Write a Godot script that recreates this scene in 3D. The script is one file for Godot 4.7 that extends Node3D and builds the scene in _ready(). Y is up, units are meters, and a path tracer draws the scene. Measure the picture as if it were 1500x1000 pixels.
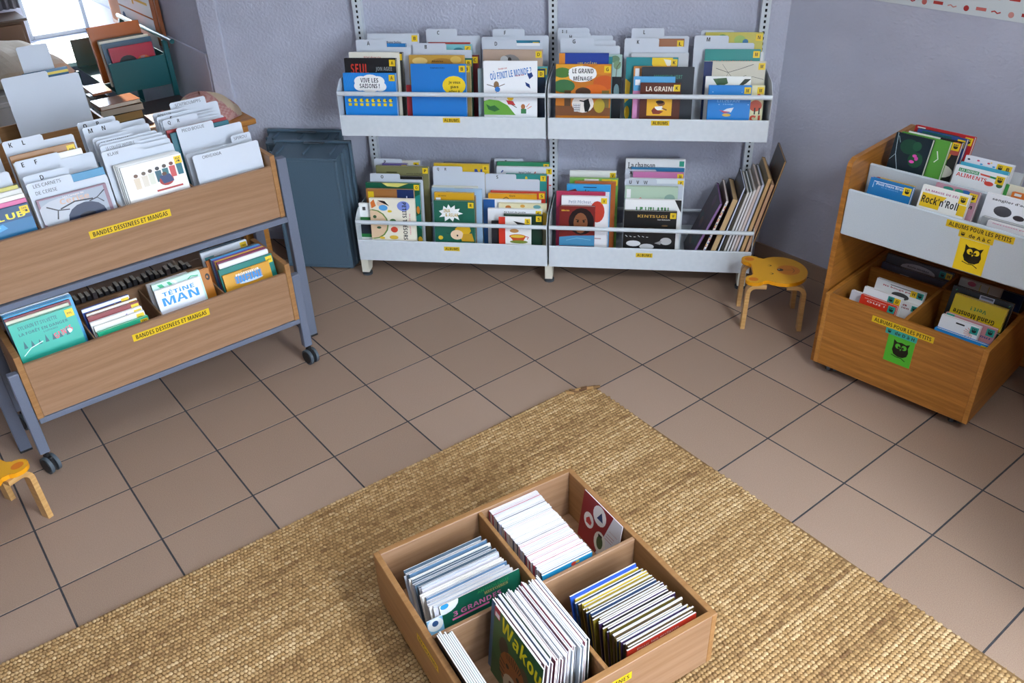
extends Node3D
# A school library corner: white wall trays, a tall and a low comic bin, a display unit, a magazine box on a jute rug.

const UPV := Vector3(0, 1, 0)
var used := {}
var mats := {}
var fonts := {}
var glyphs := {}
var boxes := {}
var rng := RandomNumberGenerator.new()

# ---------------------------------------------------------------- naming and tagging
func numbered(n: String) -> String:
	var k: int = used.get(n, 0)
	used[n] = k + 1
	return n if k == 0 else "%s_%03d" % [n, k]

func thing(called: String, label: String, category: String, group := "", at := Vector3.ZERO, turn := 0.0) -> Node3D:
	var o := Node3D.new()
	o.name = numbered(called)
	add_child(o)
	o.position = at
	o.rotation.y = deg_to_rad(turn)
	o.set_meta("label", label)
	o.set_meta("category", category)
	if group != "":
		o.set_meta("group", group)
	return o

func part(called: String, mesh: Mesh, mat: Material, parent: Node3D, at := Vector3.ZERO) -> MeshInstance3D:
	var o := MeshInstance3D.new()
	o.name = called
	o.mesh = mesh
	if mat != null:
		o.material_override = mat
	parent.add_child(o, true)
	o.position = at
	o.cast_shadow = GeometryInstance3D.SHADOW_CASTING_SETTING_ON
	return o

func sub(called: String, parent: Node3D, at := Vector3.ZERO, turn := 0.0) -> Node3D:
	var o := Node3D.new()
	o.name = called
	parent.add_child(o, true)
	o.position = at
	o.rotation.y = deg_to_rad(turn)
	return o

func struct(called: String, mesh: Mesh, mat: Material, label: String, at := Vector3.ZERO, turn := 0.0) -> MeshInstance3D:
	var o := part(called, mesh, mat, self, at)
	o.name = numbered(called)
	o.rotation.y = deg_to_rad(turn)
	o.set_meta("kind", "structure")
	o.set_meta("label", label)
	return o

# ---------------------------------------------------------------- mesh building
func begin() -> SurfaceTool:
	var st := SurfaceTool.new()
	st.begin(Mesh.PRIMITIVE_TRIANGLES)
	return st

func tri(st: SurfaceTool, a: Vector3, b: Vector3, c: Vector3, n: Vector3) -> void:
	var m := (c - a).cross(b - a)
	if m.length_squared() < 1e-18:
		return
	st.set_normal(n)
	if m.dot(n) >= 0.0:
		st.add_vertex(a); st.add_vertex(b); st.add_vertex(c)
	else:
		st.add_vertex(a); st.add_vertex(c); st.add_vertex(b)

func quad(st: SurfaceTool, a: Vector3, b: Vector3, c: Vector3, d: Vector3, n: Vector3) -> void:
	tri(st, a, b, c, n)
	tri(st, a, c, d, n)

# box with chamfered edges; c is its centre
func add_box(st: SurfaceTool, c: Vector3, s: Vector3, bev := 0.0) -> void:
	var h := s * 0.5
	var b := minf(bev, minf(h.x, minf(h.y, h.z)) * 0.6)
	for k in 3:
		var i := (k + 1) % 3
		var j := (k + 2) % 3
		for sg in [-1.0, 1.0]:
			var n := Vector3.ZERO
			n[k] = sg
			var q := []
			for w in [[-1, -1], [1, -1], [1, 1], [-1, 1]]:
				var p := Vector3.ZERO
				p[k] = sg * h[k]
				p[i] = w[0] * (h[i] - b)
				p[j] = w[1] * (h[j] - b)
				q.append(c + p)
			quad(st, q[0], q[1], q[2], q[3], n)
	if b <= 0.0:
		return
	for k in 3:
		var i := (k + 1) % 3
		var j := (k + 2) % 3
		for si in [-1.0, 1.0]:
			for sj in [-1.0, 1.0]:
				var q := []
				for w in [[-1, 0], [1, 0], [1, 1], [-1, 1]]:
					var p := Vector3.ZERO
					p[k] = w[0] * (h[k] - b)
					p[i] = si * (h[i] - (b if w[1] == 0 else 0.0))
					p[j] = sj * (h[j] - (0.0 if w[1] == 0 else b))
					q.append(c + p)
				var n := Vector3.ZERO
				n[i] = si
				n[j] = sj
				quad(st, q[0], q[1], q[2], q[3], n.normalized())
	for sx in [-1.0, 1.0]:
		for sy in [-1.0, 1.0]:
			for sz in [-1.0, 1.0]:
				var s3 := Vector3(sx, sy, sz)
				var p0 := c + Vector3(sx * h.x, sy * (h.y - b), sz * (h.z - b))
				var p1 := c + Vector3(sx * (h.x - b), sy * h.y, sz * (h.z - b))
				var p2 := c + Vector3(sx * (h.x - b), sy * (h.y - b), sz * h.z)
				tri(st, p0, p1, p2, s3.normalized())

func box(s: Vector3, bev := 0.0) -> ArrayMesh:
	var key := "%.4f %.4f %.4f %.4f" % [s.x, s.y, s.z, bev]
	if not boxes.has(key):
		var st := begin()
		add_box(st, Vector3.ZERO, s, bev)
		boxes[key] = st.commit()
	return boxes[key]

# a box part given by its two extreme corners
func slab(called: String, a: Vector3, b: Vector3, mat: Material, parent: Node3D, bev := 0.0015) -> MeshInstance3D:
	return part(called, box((b - a).abs(), bev), mat, parent, (a + b) * 0.5)

func fan(pts: PackedVector2Array) -> PackedInt32Array:
	return Geometry2D.triangulate_polygon(pts)

# polygon in x, y pushed from z0 to z1
func add_prism(st: SurfaceTool, pts: PackedVector2Array, z0: float, z1: float, smooth := false) -> void:
	var idx := fan(pts)
	for i in range(0, idx.size(), 3):
		var a := pts[idx[i]]
		var b := pts[idx[i + 1]]
		var c := pts[idx[i + 2]]
		tri(st, Vector3(a.x, a.y, z1), Vector3(b.x, b.y, z1), Vector3(c.x, c.y, z1), Vector3(0, 0, 1))
		tri(st, Vector3(a.x, a.y, z0), Vector3(b.x, b.y, z0), Vector3(c.x, c.y, z0), Vector3(0, 0, -1))
	var turn := 1.0 if Geometry2D.is_polygon_clockwise(pts) else -1.0
	var m := pts.size()
	for i in m:
		var a := pts[i]
		var b := pts[(i + 1) % m]
		var d := (b - a).normalized()
		var n := Vector3(-d.y, d.x, 0) * turn
		quad(st, Vector3(a.x, a.y, z0), Vector3(b.x, b.y, z0), Vector3(b.x, b.y, z1), Vector3(a.x, a.y, z1), n)

func prism(pts: PackedVector2Array, z0: float, z1: float) -> ArrayMesh:
	var st := begin()
	add_prism(st, pts, z0, z1)
	return st.commit()

func add_tube(st: SurfaceTool, a: Vector3, b: Vector3, r: float, seg := 12, caps := true, r2 := -1.0) -> void:
	if r2 < 0.0:
		r2 = r
	var d := (b - a).normalized()
	var u := d.cross(Vector3(0, 1, 0) if absf(d.y) < 0.9 else Vector3(1, 0, 0)).normalized()
	var v := d.cross(u)
	for i in seg:
		var t0 := TAU * i / seg
		var t1 := TAU * (i + 1) / seg
		var n0 := u * cos(t0) + v * sin(t0)
		var n1 := u * cos(t1) + v * sin(t1)
		var q := [[a + n0 * r, n0], [a + n1 * r, n1], [b + n1 * r2, n1], [b + n0 * r2, n0]]
		var ids := [0, 1, 2, 0, 2, 3]
		if (q[2][0] - q[0][0]).cross(q[1][0] - q[0][0]).dot(n0) < 0.0:
			ids = [0, 2, 1, 0, 3, 2]
		for k in ids:
			st.set_normal(q[k][1])
			st.add_vertex(q[k][0])
		if caps:
			tri(st, a, a + n0 * r, a + n1 * r, -d)
			tri(st, b, b + n0 * r2, b + n1 * r2, d)

func tube(a: Vector3, b: Vector3, r: float, seg := 12) -> ArrayMesh:
	var st := begin()
	add_tube(st, a, b, r, seg)
	return st.commit()

func circle(c: Vector2, rx: float, ry: float, seg := 20) -> PackedVector2Array:
	var p := PackedVector2Array()
	for i in seg:
		p.append(c + Vector2(cos(TAU * i / seg) * rx, sin(TAU * i / seg) * ry))
	return p

func strip(path: PackedVector2Array, wd: float) -> PackedVector2Array:
	var l := PackedVector2Array()
	var r := PackedVector2Array()
	for i in path.size():
		var d := (path[mini(i + 1, path.size() - 1)] - path[maxi(i - 1, 0)]).normalized()
		var n := Vector2(-d.y, d.x) * wd * 0.5
		l.append(path[i] + n)
		r.append(path[i] - n)
	r.reverse()
	l.append_array(r)
	return l

# ---------------------------------------------------------------- materials
func noise_tex(fr: float, ramp: Array, sz := 256, octaves := 3, sd := 1, type := FastNoiseLite.TYPE_SIMPLEX_SMOOTH) -> ImageTexture:
	var f := FastNoiseLite.new()
	f.seed = sd
	f.noise_type = type
	f.frequency = fr
	f.fractal_octaves = octaves
	var g := f.get_seamless_image(sz, sz)
	var img := Image.create(sz, sz, false, Image.FORMAT_RGB8)
	var a: Color = ramp[0]
	var b: Color = ramp[1]
	for y in sz:
		for x in sz:
			img.set_pixel(x, y, a.lerp(b, g.get_pixel(x, y).r))
	img.generate_mipmaps()
	return ImageTexture.create_from_image(img)

func flat(hex: String, rough := 0.6, metal := 0.0) -> StandardMaterial3D:
	var key := "%s %.2f %.2f" % [hex, rough, metal]
	if not mats.has(key):
		var m := StandardMaterial3D.new()
		m.albedo_color = Color.html(hex)
		m.roughness = rough
		m.metallic = metal
		mats[key] = m
	return mats[key]

func textured(key: String, tex: Texture2D, sc: Vector3, rough := 0.5, bump: Texture2D = null, bump_cm := 0.1, world := false) -> StandardMaterial3D:
	if not mats.has(key):
		var m := StandardMaterial3D.new()
		m.albedo_texture = tex
		m.roughness = rough
		m.uv1_triplanar = true
		m.uv1_world_triplanar = world
		m.uv1_scale = sc
		if bump != null:
			m.heightmap_enabled = true
			m.heightmap_texture = bump
			m.heightmap_scale = bump_cm
		mats[key] = m
	return mats[key]

func ink(rough: float) -> StandardMaterial3D:      # printed surfaces: the colour sits in the vertices
	var key := "ink %.2f" % rough
	if not mats.has(key):
		var m := StandardMaterial3D.new()
		m.vertex_color_use_as_albedo = true
		m.roughness = rough
		mats[key] = m
	return mats[key]

func lin(hex: String) -> Color:
	return Color.html(hex).srgb_to_linear()

# ---------------------------------------------------------------- flat print: shapes and lettering, each layer a hair above the last
func font(kind: String) -> SystemFont:
	if not fonts.has(kind):
		var f := SystemFont.new()
		f.font_names = PackedStringArray(["Droid Serif" if kind == "f" else "Droid Sans"])
		f.font_weight = 400 if kind == "n" else 700
		fonts[kind] = f
	return fonts[kind]

func glyph(txt: String, kind: String) -> Array:      # triangles of a text, fitted into the unit square
	var key := kind + txt
	if not glyphs.has(key):
		var t := TextMesh.new()
		t.text = txt
		t.font = font(kind)
		t.font_size = 32
		t.depth = 0.0
		t.pixel_size = 0.01
		t.curve_step = 3.0
		var a := t.get_mesh_arrays()
		var v: PackedVector3Array = a[Mesh.ARRAY_VERTEX]
		var ix: PackedInt32Array = a[Mesh.ARRAY_INDEX] if a[Mesh.ARRAY_INDEX] != null else PackedInt32Array(range(v.size()))
		var lo := Vector2(1e9, 1e9)
		var hi := -lo
		for p in v:
			lo = lo.min(Vector2(p.x, p.y))
			hi = hi.max(Vector2(p.x, p.y))
		var out := PackedVector2Array()
		for i in ix:
			out.append((Vector2(v[i].x, v[i].y) - lo) / (hi - lo))
		glyphs[key] = [out, (hi.x - lo.x) / (hi.y - lo.y)]
	return glyphs[key]

func add_text(st: SurfaceTool, txt: String, r: Rect2, z: float, hex: String, rot := 0.0, kind := "s") -> void:
	var g: PackedVector2Array = glyph(txt, kind)[0]
	st.set_color(lin(hex))
	var c := r.get_center()
	for i in range(0, g.size(), 3):
		var q := []
		for k in 3:
			var p := (g[i + k] - Vector2(0.5, 0.5)) * r.size
			p = p.rotated(deg_to_rad(rot)) + c
			q.append(Vector3(p.x, p.y, z))
		tri(st, q[0], q[1], q[2], Vector3(0, 0, 1))

func add_flat(st: SurfaceTool, pts: PackedVector2Array, z: float, hex: String) -> void:
	st.set_color(lin(hex))
	var idx := fan(pts)
	for i in range(0, idx.size(), 3):
		var a := pts[idx[i]]
		var b := pts[idx[i + 1]]
		var c := pts[idx[i + 2]]
		tri(st, Vector3(a.x, a.y, z), Vector3(b.x, b.y, z), Vector3(c.x, c.y, z), Vector3(0, 0, 1))

# shapes in fractions of a w by h sheet, y down from its top; the sheet stands on y = 0 and is centred on x = 0
func add_art(st: SurfaceTool, art: Array, w: float, h: float, z0: float) -> void:
	var sheet := PackedVector2Array([Vector2(-w / 2, 0), Vector2(w / 2, 0), Vector2(w / 2, h), Vector2(-w / 2, h)])
	var z := z0
	for s in art:
		z += 0.00004
		var f := func(x, y): return Vector2((x - 0.5) * w, (1.0 - y) * h)
		var pts := PackedVector2Array()
		match s[0]:
			"t":
				var a: Vector2 = f.call(s[2], s[3] + s[5])
				var r := Rect2(a, Vector2(s[4] * w, s[5] * h))
				if absf(absf(s[7]) - 90.0) < 1.0:      # sideways: x, y is the centre line, width runs along the height
					r = Rect2(f.call(s[2] + 0.38, s[3]) - Vector2(s[4] * h, s[5] * w) * 0.5, Vector2(s[4] * h, s[5] * w))
				add_text(st, s[1], r, z, s[6], s[7], s[8])
				continue
			"r":
				pts = PackedVector2Array([f.call(s[1], s[2]), f.call(s[1] + s[3], s[2]), f.call(s[1] + s[3], s[2] + s[4]), f.call(s[1], s[2] + s[4])])
			"e":
				pts = circle(f.call(s[1], s[2]), s[3] * w, s[4] * h, 16)
			"p":
				for i in range(0, s[1].size(), 2):
					pts.append(f.call(s[1][i], s[1][i + 1]))
			"l":
				var path := PackedVector2Array()
				for i in range(0, s[1].size(), 2):
					path.append(f.call(s[1][i], s[1][i + 1]))
				pts = strip(path, s[2] * w)
		for c in Geometry2D.intersect_polygons(pts, sheet):
			add_flat(st, c, z, s[s.size() - 1])

# the round-eyed owl on its twig, inside a square of side s centred on c
func add_owl(st: SurfaceTool, c: Vector2, s: float, z: float, back: String, twig := true) -> void:
	var body := PackedVector2Array()
	for p in [[-.36, .44], [-.2, .34], [0, .38], [.2, .34], [.36, .42], [.3, .2], [.36, -.02], [.32, -.22], [.16, -.34], [-.06, -.36], [-.26, -.28], [-.36, -.08], [-.34, .14]]:
		body.append(c + Vector2(p[0], p[1]) * s)
	add_flat(st, body, z, "14110c")
	for sx in [-1.0, 1.0]:
		add_flat(st, circle(c + Vector2(sx * .14, .16) * s, .115 * s, .125 * s, 14), z + 0.0001, back)
		add_flat(st, circle(c + Vector2(sx * .09, .12) * s, .05 * s, .055 * s, 10), z + 0.0002, "14110c")
	add_flat(st, PackedVector2Array([c + Vector2(-.04, .06) * s, c + Vector2(.04, .06) * s, c + Vector2(0, -.04) * s]), z + 0.0002, back)
	if twig:
		add_flat(st, strip(PackedVector2Array([c + Vector2(-.34, -.34) * s, c + Vector2(-.1, -.4) * s, c + Vector2(.1, -.38) * s, c + Vector2(.3, -.48) * s]), .035 * s), z, "14110c")

# a label tape: backing and lettering in one flat mesh, lying in x, y and centred on the origin
func tape(txt: String, w: float, h: float, back: String, hex := "17150e", fill := 0.9, tall := 0.56) -> ArrayMesh:
	var st := begin()
	st.set_color(lin(back))
	add_box(st, Vector3(0, 0, 0.0002), Vector3(w, h, 0.0006))
	add_text(st, txt, Rect2(-w * fill / 2, -h * tall / 2, w * fill, h * tall), 0.0007, hex)
	return st.commit()

# ---------------------------------------------------------------- books, comics, cards, magazines
func stickers(root: Node3D, tag: String, w: float, h: float, z: float) -> void:
	var marks := [tag]
	if tag.contains("@") or tag.contains("!"):
		marks = []
		for ch in tag:
			marks.append(ch)
	var s := 0.029 if marks.size() == 1 else 0.026
	s = minf(s, w * 0.2)
	for i in marks.size():
		var st := begin()
		var m: String = marks[i]
		var back := "2f9f92" if m == "!" else "ecc81c"
		st.set_color(lin(back))
		add_box(st, Vector3(0, 0, 0), Vector3(s, s, 0.0004))
		if m == "@" or m == "!":
			add_owl(st, Vector2.ZERO, s * 0.8, 0.0003, back, false)
		elif m.length() > 1:
			var ls := m.split("\n")
			for k in ls.size():
				add_text(st, ls[k], Rect2(-s * 0.3, s * (0.08 - 0.36 * k) if ls.size() > 1 else -s * 0.14, s * 0.6, s * 0.26), 0.0003, "17150e")
		else:
			add_text(st, m, Rect2(-s * 0.2, -s * 0.26, s * 0.4, s * 0.52), 0.0003, "17150e")
		part("letter_sticker", st.commit(), ink(0.4), root, Vector3(w / 2 - s * 0.62 - (marks.size() - 1 - i) * s, h - s * 0.72, z))

func book_shell(w: float, h: float, t: float, cover: String, spine: String) -> ArrayMesh:
	var b := minf(0.0022, t * 0.22)
	var st := begin()
	st.set_color(lin(cover))
	add_box(st, Vector3(0, h / 2, -b / 2), Vector3(w, h, b), 0.0004)
	add_box(st, Vector3(0, h / 2, -t + b / 2), Vector3(w, h, b), 0.0004)
	st.set_color(lin(spine))
	add_box(st, Vector3(-w / 2 + b / 2, h / 2, -t / 2), Vector3(b, h, t - 2 * b))
	return st.commit()

func page_block(w: float, h: float, t: float, hex := "e9e5da") -> ArrayMesh:
	var b := minf(0.0022, t * 0.22)
	var st := begin()
	st.set_color(lin(hex))
	add_box(st, Vector3(b * 0.5, h / 2, -t / 2), Vector3(w - b - 0.004, h - 0.005, t - 2 * b))
	return st.commit()

const FRAMES := {"S": [0.0, 0.0, 0.0], "C": [47.0, 0.0, 0.0], "R": [-38.0, 1.214, 1.096], "F": [38.55, -0.311, 2.562]}

func stand(o: Node3D, fr: String, at: Vector3, lean: float, roll := 0.0) -> void:
	var f: Array = FRAMES[fr]
	var b := Basis(UPV, deg_to_rad(f[0]))
	o.transform = Transform3D(b * Basis(Vector3.RIGHT, deg_to_rad(-lean)) * Basis(Vector3.BACK, deg_to_rad(roll)), Vector3(f[1], 0, f[2]) + b * at)

func make_row(r: Array) -> void:
	var w: float = r[6]
	var h: float = r[7]
	var t: float = r[8]
	if r[0] == "d":
		make_card(r)
		return
	var comic: bool = r[1] == "C"
	var root := thing("comic_book" if comic else "picture_book", r[10], "comic" if comic else "book", r[11])
	stand(root, r[1], Vector3(r[2], r[3], r[4]), r[5], r[14])
	var spine: String = r[17] if r[17] != "" else r[9]
	part("cover", book_shell(w, h, t, r[9], spine), ink(0.32), root)
	part("pages", page_block(w, h, t), ink(0.8), root)
	if not r[13].is_empty():
		var st := begin()
		add_art(st, r[13], w, h, 0.0002)
		part("cover_print", st.commit(), ink(0.32), root)
	if r[12] != "":
		stickers(root, r[12], w, h, 0.0006 + 0.00004 * r[13].size())

func make_card(r: Array) -> void:
	var w: float = r[6]
	var h: float = r[7]
	var hr: float = r[16]
	var tab: Array = r[15]
	var a: float = -w / 2 + w * tab[0]
	var b: float = -w / 2 + w * tab[1]
	var pts := PackedVector2Array()
	var c := 0.006
	if tab[0] > 0.0:
		var top := h + 0.028
		pts = PackedVector2Array([Vector2(-w / 2, 0), Vector2(w / 2, 0), Vector2(w / 2, top - c), Vector2(w / 2 - c, top), Vector2(a + c, top), Vector2(a, top - c), Vector2(a, h), Vector2(-w / 2 + c, h), Vector2(-w / 2, h - c)])
		h = top
	elif tab[1] >= 0.99:
		pts = PackedVector2Array([Vector2(-w / 2, 0), Vector2(w / 2, 0), Vector2(w / 2, h - c), Vector2(w / 2 - c, h), Vector2(-w / 2 + c, h), Vector2(-w / 2, h - c)])
	else:
		var s := minf(hr, h - 0.022)
		pts = PackedVector2Array([Vector2(-w / 2, 0), Vector2(w / 2, 0), Vector2(w / 2, s - c), Vector2(w / 2 - c, s), Vector2(b, s), Vector2(b, h - c), Vector2(b - c, h), Vector2(-w / 2 + c, h), Vector2(-w / 2, h - c)])
	var root := thing("index_card", r[10], "card", r[11])
	stand(root, r[1], Vector3(r[2], r[3], r[4]), r[5], r[14])
	part("card_sheet", prism(pts, -r[8], 0.0), flat("c9d0da", 0.5), root)
	if r[12] != "":
		var st := begin()
		var ls: PackedStringArray = r[12].split("\n")
		for k in ls.size():
			var ratio: float = glyph(ls[k], "n")[1]
			var th := 0.017 if ls[k].length() < 3 or ls[k].contains("  ") else 0.0125
			var tw := minf(th * ratio, (b - a) * 0.72)
			var x := a + (b - a) * (0.36 if ls[k].length() < 3 else 0.14)
			add_text(st, ls[k], Rect2(x, h - 0.008 - th - k * 0.026, tw, th), 0.0004, "101012", 0.0, "s" if ls[k].length() < 3 or ls[k].contains("  ") else "n")
		part("tab_lettering", st.commit(), ink(0.6), root)

# a thin magazine; at is its foot in frame F, turned about the upright and leaning back
func magazine(label: String, group: String, at: Vector3, turn: float, lean: float, w: float, h: float, t: float, cover: String, paper := "e8e6e4", art := [], proud := -0.0006) -> Node3D:
	var root := thing("magazine", label, "magazine", group)
	var f: Array = FRAMES["F"]
	var b := Basis(UPV, deg_to_rad(f[0]))
	root.transform = Transform3D(b * Basis(UPV, deg_to_rad(turn)) * Basis(Vector3.RIGHT, deg_to_rad(-lean)), Vector3(f[1], 0, f[2]) + b * at)
	var c := 0.0003
	var st := begin()
	st.set_color(lin(cover))
	add_box(st, Vector3(0, h / 2, -c / 2), Vector3(w, h, c))
	add_box(st, Vector3(0, h / 2, -t + c / 2), Vector3(w, h, c))
	add_box(st, Vector3(-w / 2 + c / 2, h / 2, -t / 2), Vector3(c, h, t - 2 * c))
	part("cover", st.commit(), ink(0.3), root)
	st = begin()
	st.set_color(lin(paper))
	add_box(st, Vector3(c, h / 2, -t / 2), Vector3(w - 3 * c, h + proud, t - 2 * c))
	part("pages", st.commit(), ink(0.7), root)
	if not art.is_empty():
		st = begin()
		add_art(st, art, w, h, 0.0002)
		part("cover_print", st.commit(), ink(0.3), root)
	return root

# ---------------------------------------------------------------- the place
const TILE := 0.338
const GRID := 46.2                       # the floor grid, the rug, the bins and the side walls run along this turn

func grid(a: float, y: float, b: float) -> Vector3:
	return Basis(UPV, deg_to_rad(GRID)) * Vector3(a, y, b)

func _ready() -> void:
	rng.seed = 7
	# camera
	var cam := Camera3D.new()
	cam.name = "camera"
	cam.fov = 43.485
	cam.near = 0.05
	cam.transform = Transform3D(Basis(Vector3(0.990493, -0.030835, -0.134064), Vector3(-0.046727, 0.841194, -0.538711), Vector3(0.129385, 0.539853, 0.831756)), Vector3(0.402655, 2.15056, 4.293171))
	add_child(cam)
	cam.current = true
	# sky and exposure
	var sm := ProceduralSkyMaterial.new()
	sm.sky_top_color = Color(0.82, 0.89, 0.98)
	sm.sky_horizon_color = Color(0.93, 0.965, 1.0)
	sm.ground_bottom_color = Color(0.42, 0.40, 0.37)
	sm.ground_horizon_color = Color(0.62, 0.62, 0.60)
	sm.sky_energy_multiplier = 3.0
	sm.ground_energy_multiplier = 1.3
	var sky := Sky.new()
	sky.sky_material = sm
	# low sun on the nook's side of the building; it enters by the nook window only
	var sun := DirectionalLight3D.new()
	sun.name = "sun"
	sun.light_color = Color(1.0, 0.96, 0.90)
	sun.light_energy = 5.0
	sun.light_angular_distance = 0.53
	sun.shadow_enabled = true
	add_child(sun)
	sun.look_at_from_position(grid(-1.4, 3.2, -7.0), grid(-1.5, 0.8, -3.0))
	sm.sun_angle_max = 1.0
	var env := Environment.new()
	env.background_mode = Environment.BG_SKY
	env.sky = sky
	env.ambient_light_source = Environment.AMBIENT_SOURCE_DISABLED
	env.tonemap_mode = Environment.TONE_MAPPER_LINEAR
	env.tonemap_exposure = 1.66
	env.sdfgi_enabled = true
	env.ssao_enabled = true
	env.ssil_enabled = true
	var we := WorldEnvironment.new()
	we.name = "environment"
	we.environment = env
	add_child(we)

	make_materials()
	added_ceiling_fill(-1.35, 4.25, 7.5, "added ceiling fill light brightening the floor, behind the unseen bookcase end")
	added_ceiling_fill(-2.55, 1.9, 0.9, "added unseen ceiling fill light above the comic bins")
	build_room()
	build_floor()
	build_rug()
	build_shelving()
	build_tall_bin()
	build_low_bin()
	build_display_unit()
	build_magazine_box()
	build_crates()
	stool("bear_stool", "yellow bear face stool with bent wooden legs in front of the wall trays", Vector3(1.078, 0, 0.655), 0.0)
	stool("bear_stool", "yellow bear face stool next to the low rolling comic bin", Vector3(-1.775, 0, 2.365), 250.0)
	build_alcove()
	for r in ROWS:
		make_row(r)
	leaning_books()
	paperbacks()
	magazines()

func make_materials() -> void:
	var stucco := noise_tex(0.075, [Color(0, 0, 0), Color(1, 1, 1)], 512, 2, 11)
	textured("wall", noise_tex(0.012, [Color.html("b5b8c8"), Color.html("bdc0d0")], 256, 2, 3), Vector3(1.1, 1.1, 1.1), 0.75, stucco, 0.22, true)
	mats["wall"].uv1_scale = Vector3(1.35, 1.35, 1.35)
	textured("ceiling", noise_tex(0.02, [Color.html("dcdad6"), Color.html("e2e0dc")], 128, 2, 4), Vector3.ONE, 0.9)
	var speck := noise_tex(0.22, [Color.html("907664"), Color.html("ac937f")], 512, 2, 21)
	var speck2 := noise_tex(0.22, [Color.html("937967"), Color.html("af9683")], 512, 2, 22)
	var speck3 := noise_tex(0.22, [Color.html("8d7361"), Color.html("a88f7b")], 512, 2, 23)
	for i in 3:
		textured("tile%d" % i, [speck, speck2, speck3][i], Vector3(2.2, 2.2, 2.2), 0.62, speck, 0.012)
	textured("grout", noise_tex(0.1, [Color.html("353539"), Color.html("434346")], 128, 2, 31), Vector3(3, 3, 3), 0.9)
	var grain := wood_image("9f7b5e", "8c6849", 41, 0.02)
	textured("beech", grain, Vector3(0.9, 0.9, 0.9), 0.42)
	textured("beech_edge", wood_image("a4784a", "90653a", 42, 0.03), Vector3(1.5, 1.5, 1.5), 0.45)
	textured("oak", wood_image("b97a32", "905a20", 43, 0.05), Vector3(1.3, 1.3, 1.3), 0.4)
	textured("oak_edge", wood_image("bd8038", "a1692a", 44, 0.05), Vector3(1.5, 1.5, 1.5), 0.42)
	textured("stool_wood", wood_image("cfa368", "b88a50", 45, 0.03), Vector3(2, 2, 2), 0.35)
	textured("crate_plastic", noise_tex(0.2, [Color.html("4b6070"), Color.html("526878")], 256, 2, 51), Vector3(3, 3, 3), 0.5, noise_tex(0.3, [Color.BLACK, Color.WHITE], 256, 2, 52), 0.02)
	textured("grey_metal", noise_tex(0.3, [Color.html("62697a"), Color.html("6b7282")], 256, 2, 53), Vector3(3, 3, 3), 0.42)
	textured("white_metal", noise_tex(0.05, [Color.html("ced6dc"), Color.html("d6dde2")], 256, 2, 54), Vector3(2, 2, 2), 0.35)
	textured("white_board", noise_tex(0.25, [Color.html("bcc6cd"), Color.html("c6cfd5")], 256, 2, 55), Vector3(3, 3, 3), 0.5)
	textured("linen", noise_tex(0.3, [Color.html("a79a86"), Color.html("b9ac98")], 256, 3, 56), Vector3(2, 2, 2), 0.9)

# wood: streaks along the image's x with a slower drift across
func wood_image(light: String, dark: String, sd: int, fr: float) -> ImageTexture:
	var f := FastNoiseLite.new()
	f.seed = sd
	f.frequency = 1.0
	f.fractal_octaves = 3
	var sz := 512
	var img := Image.create(sz, sz, false, Image.FORMAT_RGB8)
	var a := Color.html(light)
	var b := Color.html(dark)
	for y in sz:
		for x in sz:
			var u := TAU * x / sz
			var v := TAU * y / sz
			# a torus walk makes it seamless
			var s := f.get_noise_3d(cos(u) * 0.25 + 3.0, sin(u) * 0.25 + sin(v) * 6.0, cos(v) * 6.0)
			var fine := f.get_noise_3d(cos(u) * 2.0 + sin(v) * 28.0, sin(u) * 2.0, cos(v) * 28.0)
			img.set_pixel(x, y, a.lerp(b, clampf(0.45 + s * 0.75 + fine * 0.35, 0.0, 1.0)))
	img.generate_mipmaps()
	return ImageTexture.create_from_image(img)

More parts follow.
